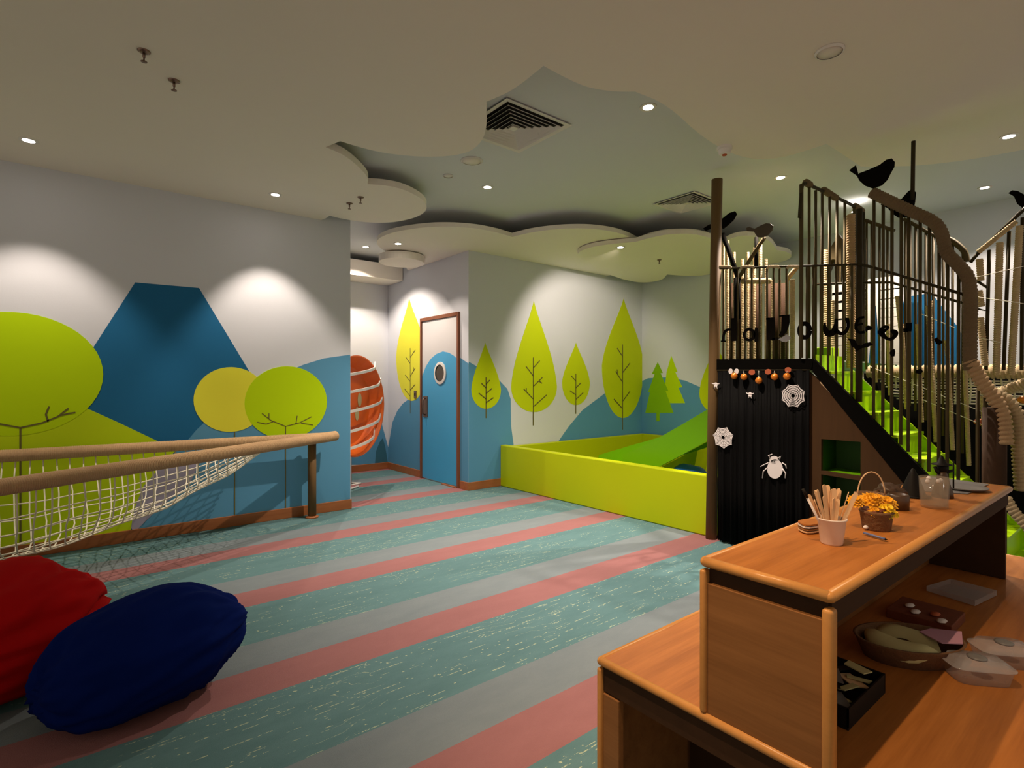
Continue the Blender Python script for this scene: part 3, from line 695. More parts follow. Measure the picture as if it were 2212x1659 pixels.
# stringers and steps
s0 = onx(1757, 775, XT); s1 = onx(2240, 1268, XT)
e0 = onx(1755, 803, XT); e1 = onx(2212, 1280, XT)
prism('stringer', [s0, s1, Vector((XT, s1.y, 0.0)), Vector((XT, s1.y + .12, 0.0)), e0 + Vector((0, 0, 0))], (0.035, 0, 0), 'fascia', tw)['label'] = 'black near stringer'
fa = onx(1836, 794, XT + .55); fb = onx(2100, 1040, XT + .55); fb = fb + (fb - fa) * .4
prism('stringer', [fa, fb, Vector((XT + .55, fb.y, 0.0)), Vector((XT + .55, fa.y, 0.0))], (0.03, 0, 0), 'step', tw)['label'] = 'lime far stringer'
ny = 11; slope = (s0.z - s1.z) / (s0.y - s1.y)
run = 0.135
for k in range(10):
    ya = s0.y - run * k; za = s0.z - slope * run * (k + 0.5) - 0.02
    box('tread', XT + 0.035, XT + 0.55, ya - run - 0.02, ya, za - 0.022, za, 'step', tw, 0.003)
    box('riser', XT + 0.035, XT + 0.55, ya - 0.012, ya, za - 0.0, za + slope * run - 0.022, 'step', tw)
# side panels with cubby holes
XP = XT + 0.012
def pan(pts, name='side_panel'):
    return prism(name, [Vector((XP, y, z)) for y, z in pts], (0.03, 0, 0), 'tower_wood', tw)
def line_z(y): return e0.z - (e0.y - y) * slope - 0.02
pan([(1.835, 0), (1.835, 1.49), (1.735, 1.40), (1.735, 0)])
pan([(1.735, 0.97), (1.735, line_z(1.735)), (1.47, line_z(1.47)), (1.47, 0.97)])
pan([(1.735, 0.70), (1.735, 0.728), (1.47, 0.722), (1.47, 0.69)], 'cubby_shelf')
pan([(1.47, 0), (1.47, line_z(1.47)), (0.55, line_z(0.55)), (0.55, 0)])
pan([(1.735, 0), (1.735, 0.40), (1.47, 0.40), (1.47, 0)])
box('cubby_back', XP + 0.28, XP + 0.31, 1.40, 1.80, 0.3, 1.1, 'dark_green', tw)
box('cubby_side', XP + 0.03, XP + 0.28, 1.735, 1.76, 0.3, 1.1, 'dark_green', tw)
box('cubby_board', XP + 0.03, XP + 0.28, 1.44, 1.735, 0.695, 0.722, 'slide', tw)
tube('stringer_edge_rope', [Vector((XP - .004, 1.74, line_z(1.74))), Vector((XP - .004, 0.95, line_z(0.95)))], 0.006, 'rope', tw, 6)
box('green_block', 5.0, 5.2, 1.90, 2.02, 1.585, 1.70, 'step', tw, 0.004)
# curtain with folds
cu = thing('black_curtain', 'black plastic curtain hanging under the tower platform', 'curtain', (XT, 2.2, 0))
vs = []; fs = []; NY = 90
for i in range(NY + 1):
    t = i / NY; y = 2.575 - t * 0.765; f = 0.012 * math.sin(t * 61) + 0.007 * math.sin(t * 133 + 1)
    for z, k in ((1.50, 0.3), (1.0, 0.7), (0.5, 1.0), (0.015, 1.2)): vs.append(Vector((XT - 0.012 + f * k, y, z)))
for i in range(NY):
    for j in range(3): a = i * 4 + j; fs.append([a, a + 1, a + 5, a + 4])
cur = mesh('curtain_sheet', vs, fs, 'curtain', cu, True)
sm = cur.modifiers.new('solid', 'SOLIDIFY'); sm.thickness = 0.002
tube('curtain_rod', [(XT - 0.01, 2.58, 1.505), (XT - 0.01, 1.81, 1.495)], 0.006, 'black', cu, 8)

# ---- decorations on the curtain
XC = XT - 0.040
def paper_web(cpx, rpx, label, rot, sides=8, rings=5, m='paper', hub=False):
    c = onx(cpx[0], cpx[1], XC); r = rpx * (c - OR).dot(FP) / FPX
    t = thing('paper_web', label, 'paper decoration', tuple(c))
    vs = []; fs = []
    def band(a, b, w):
        d = (b - a).normalized(); s = d.cross(Vector((1, 0, 0))) * w; k = len(vs)
        for q in (a + s, a - s, b - s, b + s): vs.append(q); 
        for q in (a + s, a - s, b - s, b + s): vs.append(q + Vector((0.0015, 0, 0)))
        for f in ([0, 1, 2, 3], [7, 6, 5, 4], [0, 4, 5, 1], [1, 5, 6, 2], [2, 6, 7, 3], [3, 7, 4, 0]): fs.append([k + x for x in f])
    P = [Vector((0, math.cos(rot + 2 * PI * k / sides), math.sin(rot + 2 * PI * k / sides))) for k in range(sides)]
    for k in range(sides): band(c + P[k] * r * 0.16, c + P[k] * r, r * 0.035)
    web = mesh('web_spokes', vs, fs, m, t); vs2 = vs; vs = []; fs = []
    for j in range(rings):
        rr = r * (0.22 + 0.72 * j / (rings - 1)); o = []
        vs = []; fs = []
        for k in range(sides):
            a = P[k]; b = P[(k + 1) % sides]; midp = (a + b) * 0.5 * 0.93
            band(c + a * rr, c + midp * rr, r * 0.042); band(c + midp * rr, c + b * rr, r * 0.042)
        mesh('web_ring', vs, fs, m, t)
    return t
def _pw(*a, **k): return paper_web(*a, **k)
paper_web((1713, 855), 26, 'white cut paper spider web on the upper right of the black curtain', 0.4)
paper_web((1562, 945), 24, 'white cut paper spider web at the left edge of the black curtain', 0.15, 7, 6)
def cut(name, label, cat, pts, X, m='cutout', th=0.004, group=None, part=None):
    q = [onx(x, y, X) for x, y in pts]; o = prism(name, q, (th, 0, 0), m)
    return tag(o, label, cat, group)
def ellp(cx, cy, rx, ry, n=20, a0=0): return [(cx + rx * math.cos(a0 + 2 * PI * k / n), cy + ry * math.sin(a0 + 2 * PI * k / n)) for k in range(n)]
sp = thing('paper_spider', 'white paper spider with a round body on the middle of the black curtain', 'paper decoration', tuple(onx(1675, 1010, XC)))
for nm, pts in (('body', ellp(1674, 1013, 17, 21)), ('head', ellp(1672, 994, 10, 9))):
    prism(nm, [onx(x, y, XC) for x, y in pts], (0.003, 0, 0), 'paper', sp)
for pts in ([(1660, 1000), (1652, 1003), (1643, 1008)], [(1658, 1010), (1649, 1018), (1647, 1033)], [(1690, 1000), (1697, 1004), (1699, 1012)], [(1690, 1012), (1697, 1022), (1696, 1033)], [(1664, 990), (1660, 984), (1668, 981)], [(1680, 990), (1687, 986), (1684, 992)]):
    tube('leg', [onx(x, y, XC) for x, y in pts], 0.0045, 'paper', sp, 5)
for (x, y), lab in (((1546, 831), 'tiny white paper spider near the top left corner of the curtain'), ((1620, 852), 'tiny white paper spider hanging at the centre of the curtain')):
    t = thing('paper_spider', lab, 'paper decoration', tuple(onx(x, y, XC)), 'tiny paper spiders on the curtain')
    prism('body', [onx(a, b, XC) for a, b in ellp(x, y, 4.2, 5, 10)], (0.004, 0, 0), 'paper', t)
    for dx_, dy_ in ((-8, -3), (8, -2), (-3, 8), (4, 9)): tube('leg', [onx(x, y, XC), onx(x + dx_, y + dy_, XC)], 0.004, 'paper', t, 5)
for i, (x, y) in enumerate([(1586, 812), (1607, 814), (1639, 822), (1673, 814), (1700, 813)]):
    p = onx(x, y, XC - 0.01); r = 0.028
    t = thing('hanging_bauble', 'shiny orange bauble hanging at the curtain top, number %s from the left' % ['first', 'second', 'third', 'fourth', 'fifth'][i], 'bauble', tuple(p), 'orange baubles on the curtain')
    lathe('ball', [(r * math.sin(PI * k / 10) , -r * math.cos(PI * k / 10)) for k in range(11)], p, 'orange_foil', t, 16, cap=False)
    lathe('cap', [(0.006, r - .002), (0.006, r + 0.008), (0.0, r + 0.008)], p, 'steel', t, 8)
    tube('string', [p + Vector((0, 0, r)), onx(x, 801, XC - 0.01)], 0.0012, 'cord', t, 4)
for (x, y, m, lab) in ((1578, 802, 'paper', 'pale leaf shaped paper above the first bauble, the left one'), (1591, 802, 'paper', 'pale leaf shaped paper above the first bauble, the right one'), (1624, 804, 'red_paper', 'dull red paper pumpkin left of the third bauble'), (1659, 803, 'red_paper', 'dull red paper pumpkin left of the fourth bauble'), (1702, 799, 'red_paper', 'dull red paper pumpkin above the fifth bauble')):
    o = prism('paper_cutout', [onx(a, b, XC - 0.004) for a, b in ellp(x, y, 7 if m == 'red_paper' else 4.5, 6, 12)], (0.003, 0, 0), m)
    tag(o, lab, 'paper decoration', 'paper cutouts on the curtain')

# ---------------------------------------------------------------- railings
def bars(parent, X, xs, top, bot, r, m='bar', name='bar', n=6, plane='x', lean=0.0):
    for x in xs:
        yt = interp(top, x); yb = interp(bot, x)
        f = (lambda a, b: onx(a, b, X)) if plane == 'x' else (lambda a, b: ony(a, b, X))
        a = f(x, yt); b = Vector(a); q = f(x, yb); b.z = q.z
        tube(name, [b, a], r, m, parent, n)
def interp(k, x):
    if x <= k[0][0]: return k[0][1]
    for (a, s), (b, t) in zip(k[:-1], k[1:]):
        if x <= b: return s + (t - s) * (x - a) / (b - a)
    return k[-1][1]
XR = XT + 0.02
r1 = thing('platform_railing', 'low dark bar railing along the front of the tower platform', 'railing', (XR, 2.2, 1.58))
tp = [(1552, 580), (1860, 571)]; bt = [(1540, 776), (1757, 776), (1870, 884)]
tube('top_rail', [onx(x, y, XR) for x, y in ((1552, 580), (1650, 577), (1758, 574), (1855, 571))], 0.008, 'black', r1)
bars(r1, XR, [1563, 1578, 1594, 1609, 1624, 1641, 1657, 1671, 1684, 1699, 1729, 1743, 1757, 1773, 1789, 1806, 1822, 1840], tp, bt, 0.0085, 'bar')
for a, b in ((1552, 1580), (1600, 1630), (1657, 1685), (1700, 1728)):
    wrapped('rope_binding', [onx(a, 580, XR), onx(a + 4, 576, XR), onx(b - 4, 576, XR), onx(b, 580, XR)], 0.011, 'rope_pale', r1, 0.012, 0.12, 8)
r2 = thing('side_railing', 'tall dark bar railing running back from the top of the stairs', 'railing', (XT, 1.87, 1.58))
YR = 1.87
def oy(x, y): return ony(x, y, YR)
tube('top_rail', smooth_path([oy(1727, 470), oy(1731, 410), oy(1735, 395), oy(1748, 399), oy(1850, 447), oy(1862, 456), oy(1866, 475)], 2), 0.013, 'black', r2)
for a, b in (((1778, 410), (1806, 428)), ((1740, 393), (1750, 400)), ((1846, 444), (1862, 456))): wrapped('rope_binding', [oy(*a), oy(*b)], 0.024, 'rope_dark', r2, 0.014, 0.14, 8)
for x, w in ((1731, .015), (1748, .011), (1762, .011), (1776, .011), (1792, .011), (1808, .011), (1825, .011), (1845, .012)):
    a = oy(x, interp([(1730, 398), (1850, 448)], x)); tube('bar', [Vector((a.x, a.y, 1.59)), a], w, 'bar', r2, 6)
a = oy(1861, 460); tube('end_post', [Vector((a.x, a.y, 1.59)), a], 0.03, 'black', r2, 8)
# stair railing: dark bars under a thick rope
r3 = thing('stair_railing', 'stair railing of dark bars under a thick brown rope handrail', 'railing', (XT, 1.2, 0.8))
hand = smooth_path([onx(x, y, XT) for x, y in ((1884, 416), (1925, 436), (1965, 455), (2005, 472), (2027, 488), (2038, 515), (2042, 545), (2068, 570), (2092, 597), (2097, 640), (2096, 700), (2095, 760), (2096, 800))], 1)
wrapped('rope_handrail', hand, 0.036, 'rope_dark', r3, 0.022, 0.08, 14)
hand2 = smooth_path([onx(x, y, XT) for x, y in ((2096, 780), (2120, 825), (2150, 862), (2168, 900), (2172, 960))], 1)
wrapped('rope_handrail', hand2, 0.036, 'rope', r3, 0.028, 0.2, 14)
hand3 = smooth_path([onx(x, y, XT + .12) for x, y in ((2150, 850), (2180, 868), (2200, 900), (2203, 1000), (2208, 1060))], 1)
wrapped('rope_handrail', hand3, 0.034, 'rope_pale', r3, 0.024, 0.2, 12)
wrapped('lower_rope', [onx(x, y, XT - .05) for x, y in ((2172, 1075), (2190, 1105), (2230, 1150))], 0.026, 'rope_pale', r3, 0.022, 0.2, 12)
a = onx(2148, 880, XT + 0.02); tube('newel_post', [Vector((a.x, a.y, 0.0)), a], 0.060, 'dark_wood', r3, 16)
tube('mid_rail', [onx(x, y, XR) for x, y in ((1855, 571), (1880, 576), (2085, 637))], 0.010, 'black', r3)
tpr = [(1880, 420), (1925, 440), (1965, 460), (2005, 478), (2027, 495), (2045, 560), (2072, 585), (2090, 600), (2095, 620)]
btr = [(1757, 780), (2020, 1030), (2165, 1175)]
bars(r3, XR, [1888, 1908, 1927, 1947, 1963, 1988, 2008, 2029, 2047, 2071], tpr, btr, 0.0105, 'bar')
bars(r3, XR, [2112, 2128], [(2100, 830), (2140, 870)], btr, 0.0105, 'bar')
a = onx(1856, 452, XR + .02); tube('tall_post', [Vector((a.x, a.y, onx(1856, 868, XR).z)), a], 0.022, 'black', r3, 10)
# the far side railing of the stairs
XS = XT + 0.62
r4 = thing('inner_stair_railing', 'second bar railing on the far side of the green stairs', 'railing', (XS, 1.2, 0.9))
tp4 = [(1869, 476), (1930, 498), (1955, 475), (2008, 505), (2045, 517), (2075, 535), (2086, 562)]
tube('top_rail', [onx(x, y, XS) for x, y in ((1869, 476), (1900, 487), (1932, 499))], 0.014, 'bar', r4)
tube('top_rail', [onx(x, y, XS) for x, y in ((1952, 473), (1980, 488), (2010, 505), (2040, 520))], 0.013, 'bar', r4)
tube('top_rail', smooth_path([onx(x, y, XS) for x, y in ((2043, 516), (2056, 519), (2074, 533), (2085, 545), (2088, 565))]), 0.02, 'bar', r4)
tube('mid_rail', [onx(x, y, XS) for x, y in ((1762, 614), (1845, 611), (1925, 610), (2085, 656))], 0.010, 'black', r4)
bars(r4, XS, [1872, 1883, 1900, 1917, 1956, 1966, 1978, 2000, 2016, 2038, 2058, 2080], tp4, [(1757, 770), (1880, 800), (2170, 1060)], 0.009, 'bar')
for i, (x0_, ya, x1_, yb) in enumerate([(1890, 790, 1892, 826), (1918, 700, 1923, 854), (1948, 700, 1958, 884), (1982, 700, 1991, 912), (2004, 660, 2022, 955), (2045, 735, 2058, 972), (2084, 780, 2093, 1006), (2122, 855, 2132, 1040), (1938, 640, 1952, 780), (2010, 650, 2010, 720)]):
    wrapped('rope_wrap', [onx(x0_, ya, XS - .03), onx(x1_, yb, XS - .03)], 0.0135, 'rope_pale', r4, 0.012, 0.12, 8)
# rope net bridge behind
XB2 = 5.45
nb = thing('rope_bridge', 'rope wrapped beam with a white cord net behind the stairs', 'rope bridge', (XB2, 1.2, 1.4))
wrapped('rope_beam', [onx(x, y, XB2) for x, y in ((1875, 803), (2000, 803), (2105, 802), (2300, 806))], 0.050, 'rope_pale', nb, 0.03, 0.14, 12)
rnd = random.Random(5)
for k in range(9):
    y = 818 + k * 6.2; pts = [onx(x, y + rnd.uniform(-1.5, 1.5) + (x - 1900) * 0.02, XB2 + .02) for x in range(1895 + 6 * k, 2290, 28)]
    tube('net_cord', pts, 0.0065, 'net_white', nb, 5)
for k in range(24):
    x = 1905 + k * 16; ye = 872 if x > 1990 else 820 + (x - 1900) * 0.5
    tube('net_cord', [onx(x + rnd.uniform(-3, 3), 806, XB2), onx(x + rnd.uniform(-7, 7), (806 + ye) / 2, XB2 + .02), onx(x + rnd.uniform(-5, 5), ye, XB2)], 0.0068, 'net_white', nb, 5)
wrapped('rope_diagonal', [onx(2152, 852, XB2 - .3), onx(2240, 818, XB2 - .3)], 0.035, 'rope_pale', nb, 0.02, 0.12, 10)
bd = thing('black_drape', 'black drape closing off the space beyond the green stairs', 'curtain', (5.6, 1.1, 0))
da = onx(1866, 806, 5.6); db_ = onx(2260, 812, 5.6)
prism('drape_sheet', [Vector((5.6, da.y, 0)), da, db_, Vector((5.6, db_.y, 0))], (0.01, 0, 0), 'curtain', bd)
for i, (x, y, m) in enumerate([(2148, 853, 'orange_foil'), (2209, 862, 'orange_foil')]): pass
for (x, y, lab) in ((2147, 852, 'small orange bauble on the white cord net beside the rope post'), (2209, 864, 'small orange bauble at the right edge beside the rope net'), (2115, 912, 'orange paper star in front of the black drape behind the stairs')):
    p = onx(x, y, 5.0); t = blob('hanging_bauble', p, (0.028, 0.032, 0.026), 'orange_foil' if 'bauble' in lab else 'red_paper', None, 2, 0.1, 2); tag(t, lab, 'bauble', 'orange baubles near the net')
# right railing (upper right)
XQ = 5.15
r5 = thing('right_railing', 'slanting rope wrapped railing rising at the right edge', 'railing', (XQ, 0.8, 1.5))
tube('top_rail', [onx(2096, 567, XQ), onx(2112, 548, XQ)], 0.012, 'black', r5)
tube('top_rail', [onx(2112, 548, XQ), onx(2240, 425, XQ)], 0.013, 'black', r5)
wrapped('rope_binding', [onx(2113, 545, XQ - .01), onx(2196, 478, XQ - .01)], 0.017, 'rope_pale', r5, 0.014, 0.12, 8)
for x0_, ya, x1_ in ((2137, 540, 2130), (2180, 500, 2168), (2209, 470, 2207)):
    tube('bar', [onx(x1_, 800, XQ), onx(x0_, ya, XQ)], 0.012, 'black', r5, 6)
for (xa, ya, xb, yb) in ((2116, 560, 2119, 606), (2115, 628, 2120, 662), (2118, 686, 2128, 790), (2160, 524, 2152, 810), (2203, 488, 2184, 810)):
    wrapped('rope_wrap', [onx(xa, ya, XQ - .02), onx(xb, yb, XQ - .02)], 0.020, 'rope_pale', r5, 0.016, 0.12, 10)
tube('bracket', [onx(x, y, XQ) for x, y in ((2100, 600), (2134, 622), (2134, 672), (2100, 664))], 0.010, 'black', r5, 6)
for si, (a, b) in enumerate((((2100, 601), (2212, 575)), ((2100, 640), (2212, 656)), ((2100, 726), (2160, 740)), ((1990, 678), (2062, 708)), ((1880, 792), (2160, 905)), ((1985, 860), (2150, 930)))):
    o = tube('cobweb_string', [onx(*a, XQ - .25), onx(*b, XQ - .25)], 0.0022, 'net_white', None, 4)
    tag(o, 'thin pale cobweb string ' + ['rising to the right edge beside the rope post', 'falling to the right edge beside the rope post', 'short and low on the bars right of the rope post', 'across the dark blue painted mountain', 'sloping long across the black drape behind the stairs', 'short below the orange paper star'][si], 'string', 'cobweb strings')

# ---- things behind the platform: rope lookout, slatted stand-in for the lit wall
lk = thing('rope_lookout', 'round lookout of rope wrapped poles with dark slanting braces behind the platform', 'lookout', (5.1, 2.4, 1.58))
rnd = random.Random(9)
for i, x in enumerate([1563, 1572, 1586, 1604, 1616, 1630, 1643, 1655, 1668, 1684, 1700, 1712]):
    XX = 4.95 + 0.25 * math.sin(PI * i / 11); ytop = [520, 520, 545, 560, 545, 535, 528, 560, 606, 606, 606, 604][i]
    a = onx(x, ytop, XX); f = [.012, .015, .013, .014, .012, .014, .016, .014, .012, .012, .015, .02][i]
    wrapped('pole', [Vector((a.x, a.y, 1.59)), a], f, 'rope_pale' if i not in (9,) else 'rope', lk, 0.016, 0.1, 8)
for x in (1580, 1596, 1622, 1637, 1662, 1677, 1691):
    a = onx(x, 612, 5.35); tube('slat', [Vector((a.x, a.y, 1.59)), a], 0.028, 'dark_wood', lk, 8)
wrapped('roof_roll', [onx(1603, 607, 4.97), onx(1664, 607, 4.97)], 0.026, 'rope_pale', lk, 0.05, 0.06, 12)
def beam(pts, X, w, m='black', name='brace'):
    q = [onx(x, y, X) for x, y in pts]; return tube(name, q, w, m, lk, 4)
beam([(1560, 505), (1574, 540), (1596, 606)], 4.9, 0.024, 'fascia')
beam([(1652, 512), (1630, 545), (1596, 600)], 4.9, 0.02, 'bar')
beam([(1634, 512), (1633, 580)], 5.0, 0.02, 'fascia'); beam([(1592, 600), (1592, 690)], 4.9, 0.035, 'fascia')
beam([(1700, 604), (1722, 576)], 5.0, 0.022, 'rope')
wrapped('rope_column', [Vector((5.6, onx(1784, 620, 5.6).y, 1.59)), onx(1784, 540, 5.6)], 0.032, 'rope_pale', lk, 0.02, 0.12, 12)
wrapped('rope_column', [Vector((5.6, onx(1797, 700, 5.6).y, 1.59)), onx(1795, 650, 5.6)], 0.028, 'rope_pale', lk, 0.02, 0.12, 12)
wrapped('rope_column', [Vector((5.0, onx(1838, 620, 5.0).y, 1.52)), onx(1838, 464, 5.0)], 0.030, 'rope', lk, 0.02, 0.12, 12)
prism('roof_board', [onx(x, y, 5.7) for x, y in ((1778, 560), (1812, 506), (1818, 515), (1816, 610), (1806, 612), (1804, 560), (1790, 590))], (0.04, 0, 0), 'bar', lk)
ws = thing('lit_wall_patch', 'tall cream slatted stand-in for the brightly lit wall behind the stair railing', 'wall stand-in', (7.1, 2.0, 0))  # pale slats added in place of a stretch of spot-lit wall
for k in range(10):
    ya = 613 + k * 19; a = onx(1797, ya, 7.1); b = onx(1872, ya + 17.5, 7.1)
    box('lit_wall_strip', 7.1, 7.13, b.y, a.y, b.z, a.z, 'white', ws, 0.003)
for k in range(10):
    ya = 606 + k * 20; a = onx(1896, ya, 7.1); b = onx(1944, ya + 18.5, 7.1)
    box('lit_wall_strip', 7.1, 7.13, b.y, a.y, b.z, a.z, 'white', ws, 0.003)
q = [onx(x, y, 7.09) for x, y in ((1890, 660), (1900, 790), (1876, 790), (1884, 700))]
prism('blue_peak', q, (0.03, 0, 0), 'deep_blue', ws)
q = onx(1797, 790, 7.12); q2 = onx(1944, 790, 7.12)
box('patch_backing', 7.13, 7.16, q2.y, q.y, 0.0, onx(1797, 613, 7.12).z, 'white', ws)

# ---------------------------------------------------------------- birds, letters, bats
def bird(label, pts, X, m='cutout'):
    return cut('bird_cutout', label, 'bird decoration', pts, X, m, 0.012, 'wooden bird cutouts')
B0 = [(1834, 368), (1848, 357), (1854, 378), (1856, 374), (1875, 367), (1900, 356), (1914, 345), (1926, 342), (1932, 349), (1931, 360), (1924, 372), (1916, 388), (1904, 400), (1885, 407), (1868, 401), (1856, 390), (1851, 380)]
bird('large black bird cutout perched on the top end of the thick rope handrail', B0, XT)
def moved(pts, dx_, dy_, s=1.0, mir=False, ox=1885, oy_=380):
    return [(((ox * 2 - x) if mir else x) * s - ox * s + ox + dx_, (y - oy_) * s + oy_ + dy_) for x, y in pts]
bird('black bird cutout half hidden behind the rope handrail', [(1902, 442), (1912, 432), (1920, 440), (1930, 442), (1945, 432), (1962, 413), (1970, 408), (1978, 415), (1976, 435), (1972, 455), (1958, 468), (1940, 470), (1928, 462), (1918, 450)], XT + 0.10)
bird('dark bird cutout behind the top of the wooden post, beak up', [(1518, 494), (1530, 486), (1545, 480), (1560, 472), (1575, 460), (1587, 456), (1591, 462), (1584, 475), (1572, 486), (1562, 494), (1545, 490), (1524, 498)], 4.75)
bird('grey bird cutout perched right of the wooden post on a slanting brace', [(1612, 492), (1618, 490), (1630, 494), (1645, 486), (1655, 482), (1664, 483), (1670, 488), (1667, 498), (1658, 508), (1646, 513), (1636, 512), (1628, 500), (1613, 499)], 4.75, 'grey_cut')
bird('dark bird cutout at the right edge on the slanting railing', [(2178, 417), (2186, 411), (2198, 412), (2212, 420), (2240, 428), (2250, 445), (2230, 452), (2212, 452), (2197, 440), (2190, 424)], XQ)
hp = onx(1973, 305, XT + .10); o = tube('hanging_rod', [onx(1973, 305, XT + .10), onx(1971, 432, XT + .10)], 0.013, 'black', None, 8)
tag(o, 'thin dark rod hanging from the ceiling down to the half hidden bird', 'rod')
XL = XT - 0.02
def letter(label, strokes, X=XL, w=0.0135, closed=False):
    t = thing('paper_letter', label, 'letter', tuple(onx(*strokes[0][0][:2], X)), 'cut out letters hung on the railing')
    VS = []; FS = []
    for s in strokes:
        pts = resample(smooth_path([onx(p[0], p[1], X) for p in s], 1), 0.004); ws_ = []
        wl0 = [p[2] if len(p) > 2 else 1.0 for p in s]
        for i in range(len(pts)):
            tt = i / (len(pts) - 1) * (len(wl0) - 1); k = min(int(tt), len(wl0) - 2) if len(wl0) > 1 else 0
            ws_.append(w * (wl0[k] + (wl0[k + 1] - wl0[k]) * (tt - k)))
        base = len(VS)
        for i, p in enumerate(pts):
            d = (pts[min(i + 1, len(pts) - 1)] - pts[max(i - 1, 0)]).normalized(); sd_ = d.cross(Vector((1, 0, 0))) * ws_[i]
            for q in (p + sd_, p - sd_, p - sd_ + Vector((.003, 0, 0)), p + sd_ + Vector((.003, 0, 0))): VS.append(q)
        for i in range(len(pts) - 1):
            for k in range(4): a = base + i * 4 + k; b = base + i * 4 + (k + 1) % 4; FS.append([a, b, b + 4, a + 4])
        n = len(pts); FS += [[base, base + 1, base + 2, base + 3], [base + 4 * n - 4 + k for k in range(4)]]
    mesh('letter_body', VS, FS, 'cutout', t)
def ring_s(cx, cy, rx, ry, w=1.0, n=12): return [(cx + rx * math.cos(2 * PI * k / n), cy + ry * math.sin(2 * PI * k / n), w) for k in range(n + 1)]
letter('black cutout letter h, first of the greeting on the railing', [[(1585, 687, 2), (1585, 712, 2), (1585, 737, 2)], [(1580, 712, .7), (1570, 712, .9), (1563, 720, .9), (1562, 737, 1)], [(1557, 737, .5), (1568, 737, .5)]])
letter('black cutout letter a, after the h', [ring_s(1618, 723, 11, 12, .9), [(1634, 708, 1), (1633, 722, 1.4), (1634, 738, 1.2)]])
letter('black cutout letter l, the first of two', [[(1665, 686, 2.2), (1665, 712, 2.6), (1665, 735, 2.4)], [(1668, 733, .8), (1682, 731, .6)], [(1655, 689, .6), (1662, 688, .6)]])
letter('black cutout letter l, the second of two, left of the o', [[(1697, 680, 2.2), (1697, 702, 2.3), (1692, 718, 1.8), (1684, 726, .8)], [(1683, 683, .5), (1693, 682, .5)]])
letter('black cutout letter o', [ring_s(1738, 714, 11.5, 15.5, 1.25)])
letter('black cutout letter w', [[(1782, 696, .4), (1781, 707, 1), (1786, 719, 1.6), (1794, 722, 1.8), (1802, 715, 1.4), (1806, 700, .9), (1806, 688, .8)], [(1804, 712, 1.2), (1814, 721, 1), (1824, 720, 1), (1832, 708, .8), (1832, 696, .8), (1829, 688, 1)], [(1826, 687, .4), (1834, 690, .4)]])
letter('black cutout letter e, right of the w', [[(1867, 685, .6), (1856, 687, .7), (1849, 698, .8), (1849, 712, .8), (1856, 719, .7), (1868, 717, .8)], [(1852, 702, .5), (1864, 699, .5)], [(1869, 710, 1), (1876, 710, 1.8), (1877, 713, 1.6)]])
letter('black cutout letter e, curled, second last of the greeting', [[(1904, 720, .8), (1914, 712, .7), (1920, 706, .6), (1910, 705, .8), (1902, 715, 1.6), (1908, 726, 1.2), (1920, 734, .8), (1931, 730, .8), (1936, 720, .8), (1930, 715, 1.2), (1925, 718, 1)]])
letter('black cutout letter n, last of the greeting', [[(1963, 697, 1.3), (1963, 708, 1.3), (1962, 716, 1.3)], [(1951, 714, 1), (1962, 713, 1)]])
def bat(label, pts, m='cutout'): cut('bat_cutout', label, 'bat decoration', pts, XL - 0.01, m, 0.003, 'paper bats on the railing')
bat('black paper bat with spread wings under the letters w and e', [(1831, 731), (1846, 733), (1853, 745), (1860, 747), (1868, 741), (1880, 739), (1886, 744), (1874, 750), (1862, 752), (1855, 756), (1848, 761), (1846, 752), (1839, 748), (1836, 738)])
bat('pale grey paper bat below the second letter l', [(1681, 733), (1690, 728), (1700, 722), (1703, 726), (1708, 727), (1707, 732), (1700, 738), (1690, 738)], 'grey_plastic')
bat('tiny black paper bat below the curled e', [(1921, 762), (1926, 756), (1932, 754), (1934, 760), (1932, 770), (1925, 770)])
bat('tiny black paper bat right of the letter n in front of the mountain', [(2018, 732), (2024, 729), (2030, 734), (2038, 738), (2030, 745), (2022, 743)])
bat('dark paper bat low on the rope beam behind the bars', [(1978, 800), (1990, 796), (1994, 803), (1988, 808), (1977, 806)])

# ---------------------------------------------------------------- counter
cn = thing('play_counter', 'two tier wooden counter with rounded edges in the right foreground', 'counter', (1.25, 0.6, 0))
X0, X1 = 1.252, 3.17; YA, YB = 0.467, 0.790; ZU, ZL = 0.95, 0.55
LX1 = 3.6; LYA, LYB = 0.08, 1.146
def top_with_rim(tag_, x0, x1, y0_, y1_, z):
    th = 0.026
    box(tag_ + '_top', x0 + .02, x1 - .02, y0_ + .02, y1_ - .02, z - th + .002, z - 0.003, 'oak', cn)
    e = 0.013
    def rr(name, a, b): tube(name, [a, b], e, 'oak_edge', cn, 16)
    for a, b in (((x0 + e, y0_ + e), (x1 - e, y0_ + e)), ((x0 + e, y1_ - e), (x1 - e, y1_ - e)), ((x0 + e, y0_ + e), (x0 + e, y1_ - e)), ((x1 - e, y0_ + e), (x1 - e, y1_ - e))):
        rr('rounded_edge', Vector((a[0], a[1], z - e)), Vector((b[0], b[1], z - e)))
    for a in ((x0 + e, y0_ + e), (x1 - e, y0_ + e), (x0 + e, y1_ - e), (x1 - e, y1_ - e)):
        blob('edge_corner', (a[0], a[1], z - e), (e, e, e), 'oak_edge', cn, 2)
top_with_rim('upper', X0, X1, YA, YB, ZU)
top_with_rim('lower', X0, LX1, LYA, LYB, ZL)
zu = ZU - 0.026
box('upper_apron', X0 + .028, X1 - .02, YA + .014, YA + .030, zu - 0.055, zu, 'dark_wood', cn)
box('upper_apron', X0 + .022, X0 + .034, YA + .02, YB - .02, zu - 0.045, zu, 'dark_wood', cn)
